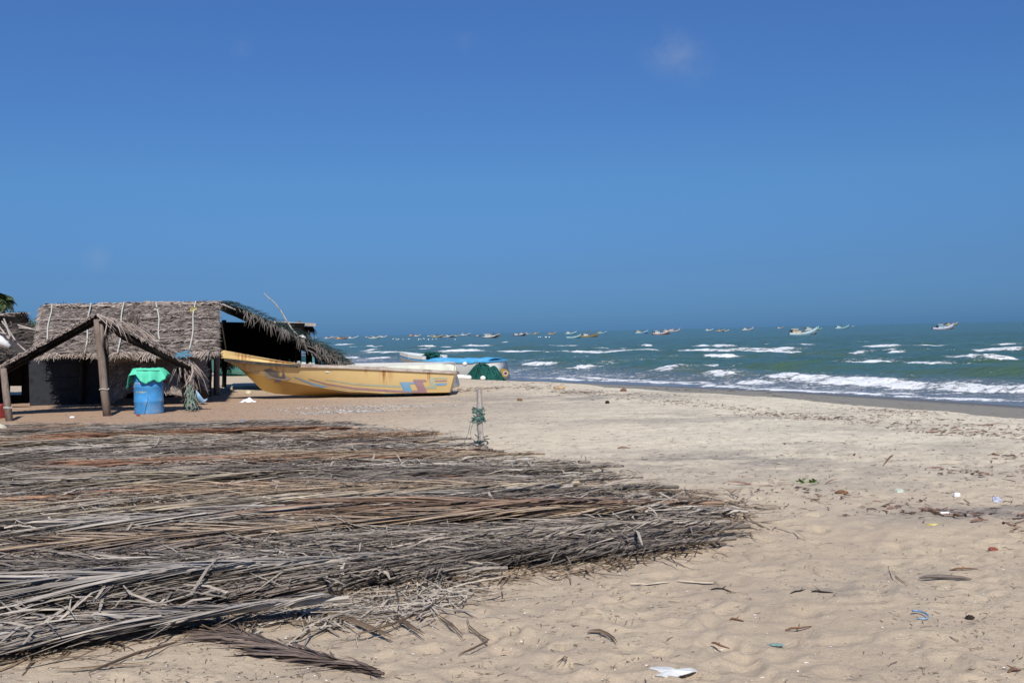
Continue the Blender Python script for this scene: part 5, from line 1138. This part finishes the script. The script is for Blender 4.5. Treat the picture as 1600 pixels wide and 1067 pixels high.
while y < 17.6:
    xb = float(np.interp(y, _by, _bx)) + random.uniform(-.75, .12); stepx = random.uniform(1.9, 2.6); j = 0
    zlev = .005 + .03 * random.random()
    while xb > -.56 * y - 2.0 and nf < 292:
        yy = y + random.uniform(-.12, .12) - .02 * j; ang = R(random.gauss(7 if y < 12 else 4, 4.0) + (random.uniform(-22, 22) if random.random() < .10 else 0))
        w = random.random(); c = FC['grey'] if w < .34 else FC['dark'] if w < .50 else FC['purple'] if w < .62 else FC['light'] if w < .82 else FC['tan'] if w < .89 else FC['straw'] if w < .92 else FC['brown'] if w < .96 else FC['orange']
        if y < 6.2 or (j == 0 and y < 8.0): c = random.choice((FC['grey'], FC['light'], FC['grey'], FC['dark']) if j else (FC['grey'], FC['dark'], FC['purple']))
        v = random.choice(NEAT) if random.random() < (.34 if j else .12) else random.choice(VAR)
        zg = gz(max(xb - 1, -12), yy)
        put_frond(v, (xb, yy, zg + zlev + .02 * random.random()), ang, c, 'dry ' + FN[c] + ' frond lying in the ' + ('front' if y < 7.2 else 'middle' if y < 11.5 else 'far') + (' of the mat at its right edge' if j == 0 else ' of the mat among its neighbours'), flip=random.choice((1, -1)), tilt=(random.uniform(-.04, .04), random.uniform(-.012, .012)), scale=random.uniform(.86, 1.08)); nf += 1
        xb -= stepx * random.uniform(.8, 1.2); j += 1
    y += .135 + .0115 * y
# single fronds that stand out
def SF(px_, py_, tx, ty, var, c, lab, z=.04, flip=1, scale=1.0):
    a, b2 = G(px_, py_, z), G(tx, ty, z); ang = math.atan2(a.y - b2.y, a.x - b2.x); return put_frond(var, (a.x, a.y, z + gz(a.x, a.y)), ang, c, lab, flip=flip, scale=scale)
SF(1132, 790, 350, 812, FEA[3], FC['brown'], 'long orange-brown frond whose pale butt sticks out furthest to the right', .07, scale=.98)
SF(1010, 797, 200, 828, NEAT[1], FC['tan'], 'tan frond just below the orange-brown one with the longest butt', .08)
SF(905, 757, 180, 792, FEA[1], FC['straw'], 'smooth straw-coloured half frond across the middle of the mat', .09)
SF(895, 764, 130, 815, FEA[0], FC['light'], 'pale grey half frond fanning down-left below the straw-coloured one', .09)
SF(720, 748, 60, 790, FEA[2], FC['orange'], 'reddish orange frond half buried behind the straw-coloured one', .05)
SF(640, 740, 0, 765, FEA[3], FC['straw'], 'pale straw frond behind the reddish orange one', .07)
SF(770, 701, 330, 722, NEAT[0], FC['brown'], 'brown frond pointing at the foot of the stake', .08, scale=.8)
SF(560, 672, 60, 680, NEAT[1], FC['orange'], 'orange frond along the far edge of the mat', .08)
SF(700, 716, 200, 728, NEAT[0], FC['orange'], 'faded orange frond near the far right part of the mat', .08)
SF(545, 938, -160, 1008, FEA[0], FC['light'], 'long pale frond with a thick grey butt at the front of the mat', .07)
SF(650, 868, -120, 945, FEA[3], FC['light'], 'broad bleached frond sweeping down-left near the front of the mat', .09)
SF(470, 945, -200, 1030, VAR[2], FC['grey'], 'grey frond lying lowest along the front edge of the mat', .05)
SF(600, 1056, 270, 985, LONE, (.15, .115, .095), 'lone dark brown frond on bare sand at the bottom of the picture', .0, scale=.5)
SF(1172, 832, 760, 872, RAG[1], FC['dark'], 'dark wiry frond tip at the right corner of the mat', .03, scale=1.1)
SF(1150, 848, 700, 882, RAG[2], FC['dark'], 'dark ragged frond under the wiry tip at the right corner', .03, scale=1.1)
SF(1140, 822, 640, 850, RAG[0], FC['grey'], 'grey ragged frond above the wiry tip at the right corner', .05, scale=1.2)
SF(1060, 768, 620, 790, RAG[1], FC['dark'], 'short dark frond poking out above the orange-brown one', .05, scale=1.1)
SF(1005, 753, 560, 770, RAG[2], FC['grey'], 'short grey frond behind the short dark one at the right edge of the mat', .05, scale=1.2)
def CURL(pts, z, w, c, lab, name='loose_leaf', cat='leaf', m=None):
    w = w * .62
    P_ = [G(x, y_) for x, y_ in pts]
    for p in P_: p.z = gz(p.x, p.y) + z
    P_ = [Vector(p) for p in P_]; mb = MB()
    for off, tn in ((0, .6), (.006, .25)):
        mb.strip([p + Vector((off, off, .004 + off)) for p in P_], [w * .4] + [w] * (len(P_) - 2) + [w * .3], (Vector((.2, .9, .35)) if off else Vector((0, .8, .6))).normalized(), tn)
    o = mb.build(name, m or M['litter'], origin=P_[0]); tag(o, lab, cat); return o
M['grey_leaf'] = leafmat('bleached_leaf_bits', False, (.30, .265, .22)); M['straw'] = leafmat('pale_straw_leaf', False, (.46, .39, .29))
CURL([(918, 988), (935, 988), (948, 993), (958, 1003), (963, 1010)], .015, .022, None, 'curved dark leaf lying alone on bare sand right of the front fronds')
CURL([(690, 900), (712, 906), (745, 912), (762, 922)], .02, .03, None, 'brown leaf blade with a pointed end on the sand below the mat')
CURL([(705, 915), (730, 919), (762, 922)], .01, .02, None, 'thin leaf meeting the pointed brown blade below the mat')
CURL([(728, 968), (732, 982), (748, 993), (762, 1002), (735, 1015), (715, 1024)], .015, .018, None, 'zigzag bent leaf on the sand right of the ragged leaves')
CURL([(683, 965), (705, 982), (722, 996)], .02, .025, None, 'straight dark leaf beside the zigzag bent one')
CURL([(500, 958), (540, 970), (580, 986), (612, 1000)], .03, .035, None, 'wide brown leaf crossing the ragged leaves at the front')
CURL([(615, 965), (640, 985), (662, 1000)], .03, .025, None, 'leaf slanting down-right from the ragged leaves')
CURL([(556, 1000), (610, 985), (660, 963), (700, 935)], .04, .025, None, 'long thin leaf slanting up-right from the ragged leaves')
CURL([(616, 920), (622, 950), (616, 992)], .05, .03, None, 'upright-lying leaf crossing the pale butt of the front frond')
CURL([(138, 1060), (170, 1046), (210, 1030), (250, 1018), (278, 1008)], .02, .03, None, 'long split leaf lying alone below the left fronds')
CURL([(85, 1054), (130, 1050), (180, 1046), (230, 1042)], .01, .014, None, 'thin straight leaf crossing the long split leaf at lower left')
CURL([(450, 972), (475, 975), (482, 990), (470, 1002), (450, 1008)], .02, .025, None, 'hooked leaf curled above the lone dark frond')
CURL([(985, 908), (1010, 909), (1045, 907)], .01, .02, None, 'pale dry leaf strip right of the front edge of the mat', m=M['straw']); CURL([(1058, 906), (1090, 908), (1115, 910), (1124, 916)], .01, .02, None, 'second pale dry strip in line with the first, further right', m=M['straw'])
CURL([(870, 1036), (880, 1028), (885, 1030), (880, 1035)], .01, .014, None, 'small hooked leaf on bare sand at the bottom middle')
CURL([(1390, 882), (1393, 895), (1398, 905), (1418, 922)], .02, .02, None, 'curved leaf with a bit of old rope at the right')
# ---------------------------------------------------------------- small litter nobody could count
def in_mat(x, y): return (y > 4.9) & (y < 17.5) & (x < np.interp(y, _by, _bx))
def scatter(name, m, n, region, ln, wd, label, cat_z=.004, tone=(.0, 1.0), bend=.5, tilt=.5, pick=None):
    xs_, ys_ = region(n); zs = ground(xs_, ys_); sgrid = inland(xs_, ys_); mb = MB()
    for x, y_, z, s in zip(xs_, ys_, zs, sgrid):
        l = random.uniform(*ln) * (1 if random.random() < .8 else 1.8); w = random.uniform(*wd); a = random.uniform(0, 6.283); p = Vector((x, y_, z + cat_z)); d = Vector((math.cos(a), math.sin(a), random.uniform(-.05, .18))); k = random.uniform(-bend, bend)
        d2 = Vector((math.cos(a + k), math.sin(a + k), random.uniform(-.12, .12))); sd_ = Vector((-math.sin(a), math.cos(a), random.uniform(-tilt, tilt))).normalized()
        mb.strip([p, p + d * l * .5, p + d * l * .5 + d2 * l * .5], [w, w, w * .4], sd_, random.uniform(*tone))
    o = mb.build(name, m); tag(o, label, None, None, 'stuff'); return o
def reg_near(n):
    y_ = 4.0 * (30 / 4.0) ** rng.random(n); x = rng.uniform(-.6, .62, n) * y_; s = inland(x, y_); k = (s > 7) & (fbm(x * .8, y_ * .8, 3, 400) + .25 * rng.random(n) > .52); return x[k], y_[k]
scatter('sand_litter', M['litter'], 24000, reg_near, (.008, .045), (.0015, .0055), 'small dark twigs and leaf bits strewn over the sand')
def reg_mid(n):
    y_ = rng.uniform(8, 34, n); x = rng.uniform(-.5, .62, n) * y_; s = inland(x, y_); k = (s > 7.2); return x[k], y_[k]
scatter('beach_debris', M['wrack'], 14000, reg_mid, (.02, .06), (.004, .011), 'dark flecks of debris over the upper beach', tone=(0, .9))
def reg_mat(n):
    y_ = rng.uniform(4.9, 17.8, n); x = rng.uniform(-10, 2.2, n); k = (x < np.interp(y_, _by, _bx) + .15 - rng.random(n) ** 2 * .5) & (x > -.6 * y_ - 1); return x[k], y_[k]
scatter('fallen_leaflets', M['litter'], 14000, reg_mat, (.08, .34), (.006, .018), 'broken grey leaflets under and between the fronds', .015, (0, 1.6), .4)
def reg_top(n):
    y_ = 5.0 + 9.5 * rng.random(n) ** 1.5; x = rng.uniform(-6, 1.8, n); k = (x < np.interp(y_, _by, _bx) - .25) & (x > -.6 * y_ - 1) & (fbm(x * .9, y_ * .9, 3, 700) > .47); return x[k], y_[k]
scatter('tangled_leaflets', M['grey_leaf'], 3600, reg_top, (.10, .42), (.006, .022), 'pale broken leaflets tangled on top of the fronds', .11, (.2, 1.3), .6)
def reg_heap(n):
    P_ = [G(random.gauss(a_, s_), random.gauss(b_, 14)) for a_, b_, s_ in (((560, 950, 60), (640, 940, 40), (470, 960, 50), (690, 925, 25))[k % 4] for k in range(n))]; return np.array([p.x for p in P_]), np.array([p.y for p in P_])
scatter('ragged_leaf_heap', M['grey_leaf'], 420, reg_heap, (.10, .36), (.005, .015), 'thin tangle of broken grey leaflets at the front tip of the mat', .02, (.2, 1.5), .5)
def reg_edge(n):
    y_ = rng.uniform(4.8, 9.5, n); x = np.interp(y_, _by, _bx) + rng.normal(-.15, .2, n); return x, y_
scatter('edge_leaflets', M['litter'], 800, reg_edge, (.06, .30), (.006, .018), 'loose leaf ends scattered along the edge of the mat', .008, (0, 1.3), .8)
def reg_shell(n):
    y_ = 4.0 * (14 / 4.0) ** rng.random(n); x = rng.uniform(-.5, .6, n) * y_; return x, y_
scatter('shell_bits', M['foam_white'], 1800, reg_shell, (.004, .011), (.004, .009), 'tiny white shell bits in the sand')
def wrack_at(pts, n, sx, sy, ln=(.05, .18), wd=(.012, .035)):
    X, Y = [], []
    for (px_, py_, k) in pts:
        q = G(px_, py_, -.02); c_ = int(n * k); X.append(rng.normal(q.x, sx, c_)); Y.append(rng.normal(q.y, sy, c_))
    return np.concatenate(X), np.concatenate(Y)
WR = [(720, 613, 1.6), (740, 611.5, 1), (765, 609, 1.4), (830, 608, 1.3), (815, 605, .6), (845, 610, 1.0), (880, 615, 1.3), (900, 617, 1.2), (920, 618, 1.2), (935, 621, .8), (860, 601, .7), (855, 600.5, .5), (780, 600, .6), (970, 626, .5), (1030, 622, .5), (1075, 633, .7),
      (1080, 630, .4), (1000, 619, .3), (1200, 652, .9), (1225, 650, .6), (1255, 657, .8), (1290, 657, .7), (1350, 640, .6), (1400, 643, 1.3), (1398, 654, .9), (1425, 647, .8), (1440, 645, .6), (1480, 660, 1.0), (1478, 679, .9), (1500, 681, .8), (1528, 669, 1.5), (1545, 672, .8), (1580, 676, 1.2),
      (1590, 717, 1.4), (1410, 665, .6), (1330, 645, .5), (1290, 696, .4), (1260, 715, .4), (1480, 735, .6), (1500, 738, .5), (1550, 742, .8), (1230, 768, .7), (1215, 767, .4), (1330, 786, .6), (1450, 800, .8), (1490, 803, .9), (1545, 805, .7), (1590, 830, .9), (1385, 795, .5), (640, 606, .6), (690, 614, .6)]
scatter('seaweed_wrack', M['wrack'], 1, lambda n: wrack_at(WR, 30, .30, .20), (.03, .13), (.006, .022), 'clumps of dark red-brown dried seaweed along the beach', .012, (0, 1.2), 1.0, .9)
_pl = [(sum(1 for _ in ()), 0)]
def reg_line(n):
    t_ = rng.random(n); px_ = 700 + 900 * t_; py_ = np.interp(px_, [700, 850, 900, 1000, 1100, 1240, 1400, 1600], [609, 606, 613, 625, 636, 652, 664, 690]) + rng.normal(0, 1, n); X, Y = [], []
    for a_, b_ in zip(px_, py_): q = G(a_, b_, 0.0); X.append(q.x + random.gauss(0, .25)); Y.append(q.y + random.gauss(0, .35))
    return np.array(X), np.array(Y)
scatter('tide_line', M['wrack'], 1000, reg_line, (.03, .11), (.005, .016), 'thin line of dried seaweed left along the high-water mark', .01, (0, 1.1), 1.0, .8)
def reg_wet(n):
    y_ = rng.uniform(14, 40, n); x = np.interp(y_, _yy, _xx) - rng.uniform(1.2, 6.4, n) * 1.12; k = fbm(x * .9, y_ * .3, 3, 500) > .5; return x[k], y_[k]
scatter('wet_sand_specks', M['wrack'], 700, reg_wet, (.05, .18), (.01, .03), 'dark specks left on the wet sand by the waves', .006, (0, .6))
# ---------------------------------------------------------------- bigger odds and ends, each its own
def at(px_, py_, z=0): p = G(px_, py_); return Vector((p.x, p.y, gz(p.x, p.y) + z))
def crumple(name, px_, py_, r_, sc, m, lab, cat, jit=.18, lift=.45, rz=0):
    r_ *= .78 if py_ > 700 else .9; mb = MB(); mb.ball((0, 0, 0), r_, 7, sc, jit * 1.4); o = mb.build(name, m); o.location = at(px_, py_, r_ * sc[2] * lift); o.rotation_euler = (0, 0, rz); tag(o, lab, cat); return o
crumple('coconut_husk', 812, 626.5, .055, (1.2, .9, .85), M['husk'], 'brown coconut husk on the sand right of the stake', 'husk', .1)
crumple('coconut_husk', 974, 611, .065, (1.3, .9, .9), M['husk'], 'reddish husk sitting on the edge of the wet sand', 'husk', .2)
crumple('sand_clod', 874, 608.5, .12, (1.5, .9, .5), simple('ochre_clod', (.40, .29, .17), .9, .25, 9), 'ochre clump on the sand ridge left of the reddish husk', 'clod', .12)
crumple('plastic_bag', 1558, 784, .045, (1.1, .8, .9), simple('blue_white_plastic', (.40, .42, .52), .4, .3, 14), 'crumpled blue and white plastic near the right edge', 'plastic bag', .25)
crumple('plastic_cup', 1495, 773, .04, (1.0, .8, .8), M['plastic_white'], 'crushed white cup left of the blue plastic', 'cup', .12)
crumple('bottle_scrap', 1405, 767, .045, (1.2, .8, .7), simple('clear_green_plastic', (.42, .47, .38), .3, .2, 14), 'greenish clear plastic lump left of the white cup', 'plastic scrap', .18)
crumple('red_scrap', 1551, 859, .028, (1.5, .9, .8), simple('dull_red_scrap', (.22, .07, .045), .6, .2, 20), 'small dull red scrap near the right edge', 'scrap', .15)
crumple('yellow_scrap', 1457, 819, .03, (2.0, .8, .35), M['plastic_yellow'], 'small yellow scrap above the driftwood board', 'scrap', .2)
crumple('black_stone', 1515, 962, .024, (1.3, .9, .8), M['wood_dark'], 'small dark stone right of the blue ring', 'stone', .15)
crumple('black_stone', 949, 631, .05, (1, .9, .9), M['wood_dark'], 'black lump on the sand below the reddish husk', 'stone', .15)
crumple('teal_scrap', 1213, 1004, .030, (1.6, .6, .3), M['plastic_teal'], 'teal plastic shard on the foreground sand', 'plastic scrap', .15, rz=-.3)
crumple('blue_scrap', 823, 718, .035, (.6, .6, 1.1), simple('pale_blue_scrap', (.45, .58, .66), .5, .2, 20), 'pale blue scrap right of the mat beyond the stake', 'plastic scrap', .25)
crumple('dark_husk', 1315, 771, .05, (1.5, .8, .6), M['husk'], 'dark husk piece right of the green creeper', 'husk', .2)
crumple('white_bits', 1476, 800, .03, (2.0, .6, .4), M['plastic_white'], 'white broken plastic strip below the crushed cup', 'plastic scrap', .2)
mb = MB(); p = at(1048, 1050); vs = []; n_ = 22
for k in range(n_): a = 6.283 * k / n_; r_ = .095 * (1 + .28 * math.sin(3 * a + 1) + random.uniform(-.12, .12)); vs.append(Vector((math.cos(a) * r_ * 1.0, math.sin(a) * r_ * .62, .010 + random.uniform(-.004, .008))))
vs.append(Vector((0, 0, .022))); fs = [(k, (k + 1) % n_, n_) for k in range(n_)]; mb.add(vs, fs); o = mb.build('white_sheet_scrap', simple('pale_plastic_sheet', (.60, .60, .57), .5, .12, 20)); o.location = p; md = o.modifiers.new('t', 'SOLIDIFY'); md.thickness = .004; tag(o, 'flat torn white sheet on the sand at the bottom of the picture', 'plastic sheet')
p = at(1436, 962, .012); mb = MB(); mb.tube([(math.cos(a) * .042, math.sin(a) * .055, .004 + .006 * math.sin(a)) for a in np.linspace(-2.2, 1.9, 18)], .0055, 6); o = mb.build('blue_ring', M['plastic_blue']); o.location = p; tag(o, 'broken blue plastic ring half sunk in the foreground sand', 'ring')
# bent piece of driftwood
p = at(1481, 905, .012); mb = MB(); mb.tube([(-.19, .07, .0), (-.14, .045, .022), (-.06, .01, .030), (.03, -.005, .026), (.11, -.012, .015), (.17, -.015, .0)], [.008, .022, .026, .022, .018, .006], 6); o = mb.build('driftwood', simple('dark_driftwood', (.15, .12, .10), .8, .3, 10, (1, 6, 6))); o.location = p; o.scale = (.8, .55, .5); tag(o, 'dark bent piece of driftwood lying on the sand at the right', 'driftwood')
# ground sticks
for (x0, y0, x1, y1, r_, lab) in ((1235, 927, 1262, 920, .004, 'thin forked twig left of the longer twig on the right foreground sand'), (1268, 925, 1302, 926, .005, 'long thin twig on the right foreground sand'), (1227, 980, 1268, 976, .006, 'brown ragged twig left of the blue ring'), (1140, 966, 1162, 970, .006, 'short brown twig left of the brown ragged one'),
                              (1484, 890, 1528, 889, .006, 'knobbly twig above the bent driftwood'), (1395, 713, 1380, 728, .008, 'short stick slanting on the upper beach'), (965, 701, 985, 701, .01, 'short dark stick right of the stake on the pale sand'), (1112, 1002, 1140, 1010, .006, 'reddish twig at the bottom middle'), (1111, 918, 1143, 923, .005, 'twig below the pale dry strips'),
                              (1575, 1050, 1595, 1046, .007, 'dark twig in the bottom right corner'), (1450, 798, 1475, 806, .01, 'dark stick beside the white plastic strip'), (1490, 806, 1505, 810, .012, 'brown stick right of the white plastic strip')):
    a, b_ = at(x0, y0, r_), at(x1, y1, r_ * 1.4); mb = MB(); mid = a.lerp(b_, .5) + Vector((random.uniform(-.01, .01), random.uniform(-.02, .02), .006)); mb.tube([a, a.lerp(mid, .5) + Vector((0, .004, .004)), mid, b_], [r_ * .6, r_, r_, r_ * .4], 5)
    mb.tube([mid, mid + Vector((random.uniform(-.03, .03), random.uniform(.01, .05), .01))], [r_ * .7, r_ * .3], 4); o = mb.build('twig', M['husk'] if r_ > .005 else M['wood_dark'], origin=a); tag(o, lab, 'twig')
# green creeper
p = at(1262, 757); gc = empty('beach_creeper', p, 0, 'small bright green creeper plant growing alone in the sand', 'plant')
mb = MB(); mb.tube([(-.08, 0, .01), (0, .01, .02), (.12, .02, .012)], .004, 5); mb.build('stem', M['leaf_green'], gc)
for (x, y_, z, s_, t_) in ((-.06, .0, .035, .05, .6), (-.025, .02, .05, .04, -.4), (.045, .0, .03, .055, .25), (.075, .03, .035, .045, .5), (-.085, .03, .03, .03, .2), (.02, -.03, .025, .03, .1), (.10, -.01, .02, .025, -.2)):
    mb = MB(); vs = [Vector((math.cos(a) * s_ * .62, math.sin(a) * s_ * .5, .006 * math.cos(2 * a))) for a in np.linspace(0, 5.8, 10)]; Rm = Matrix.Rotation(t_, 3, 'Y') @ Matrix.Rotation(-.5, 3, 'X'); vs = [Rm @ v + Vector((x, y_, z)) for v in vs]; mb.add(vs, [tuple(range(10))]); mb.build('leaf', M['leaf_green'], gc)
# by the hut: white cloth, round float, blue container, scraps
p = at(388, 629); mb = MB(); vs = []; n_ = 9
for j in range(n_):
    for i in range(n_ + 4): u, v = i / (n_ + 3) - .5, j / (n_ - 1) - .5; vs.append(Vector((u * .38, v * .24, max(.004, .10 * math.exp(-((u * 3.0) ** 2 + (v * 3.5) ** 2)) + .02 * math.sin(u * 14 + v * 6) * (1 - abs(u))))))
fs = [(j * (n_ + 4) + i, j * (n_ + 4) + i + 1, (j + 1) * (n_ + 4) + i + 1, (j + 1) * (n_ + 4) + i) for j in range(n_ - 1) for i in range(n_ + 3)]
mb.add(vs, fs); o = mb.build('white_cloth', simple('white_rag', (.78, .78, .80), .8, .05, 9), smooth=True); o.location = p; md = o.modifiers.new('t', 'SOLIDIFY'); md.thickness = .006; tag(o, 'crumpled white cloth on the sand between the hut and the yellow boat', 'cloth')
crumple('float', 388, 615.5, .10, (1, 1, .85), simple('yellowed_float', (.55, .48, .33), .7, .2, 12), 'yellowed round float under the bow of the yellow boat', 'float', .05)
mb = MB(); mb.tube([(0, 0, .0), (0, 0, .03), (0, 0, .24), (0, 0, .30), (0, 0, .34)], [.07, .09, .09, .05, .035], 14); o = mb.build('blue_container', simple('pale_blue_jerrycan', (.22, .40, .58), .5, .2, 8, None, (.6, .62, .6), .5), smooth=True); q = at(321, 632, .06); o.location = q; o.rotation_euler = (0, R(-42), .3); tag(o, 'scuffed pale blue plastic container leaning at the foot of the crossed props', 'container')
for (x, y_, sx, sy, m_, lab) in ((113, 653, .09, .05, M['plastic_white'], 'white scrap on the orange sand left of the forked post'), (216, 650, .08, .03, M['red'], 'red scrap at the foot of the blue drum'), (378, 658, .07, .05, M['plastic_blue'], 'small blue scrap on the sand behind the far edge of the mat'), (460, 616.5, .22, .05, M['wood_grey'], 'flat pale block tucked under the yellow hull'),
                             (427, 600, .0, .0, None, '')):
    if m_ is None: continue
    q = at(x, y_, .02); mb = MB(); mb.box((0, 0, 0), (sx, sy, .03), Matrix.Rotation(.2, 3, 'Z'), taper=.2); o = mb.build('scrap', m_); o.location = q; tag(o, lab, 'scrap')
# pale pebbly streaks near the boat and rubbish along the beach beyond the shed
def reg_pale(n):
    q = G(575, 636); q2 = G(540, 643); x = np.concatenate([rng.normal(q.x, .9, n // 2), rng.normal(q2.x, .5, n // 2)]); y_ = np.concatenate([rng.normal(q.y, .28, n // 2), rng.normal(q2.y, .2, n // 2)]); return x, y_
scatter('white_grit', simple('pale_grit', (.52, .50, .46), .8, .1, 10), 2600, reg_pale, (.01, .035), (.01, .03), 'pale grit spilt on the sand in front of the yellow boat', .006)
def reg_back(n):
    x = rng.uniform(-22, -12, n); y_ = rng.uniform(44, 60, n); return x, y_
scatter('far_rubbish', M['wrack'], 900, reg_back, (.2, .6), (.05, .16), 'dark rubbish along the beach seen under the boat shed', .03, (0, 1.3)); scatter('far_pale_rubbish', M['foam_white'], 90, reg_back, (.1, .4), (.08, .2), 'white rubbish along the beach seen under the boat shed', .05)
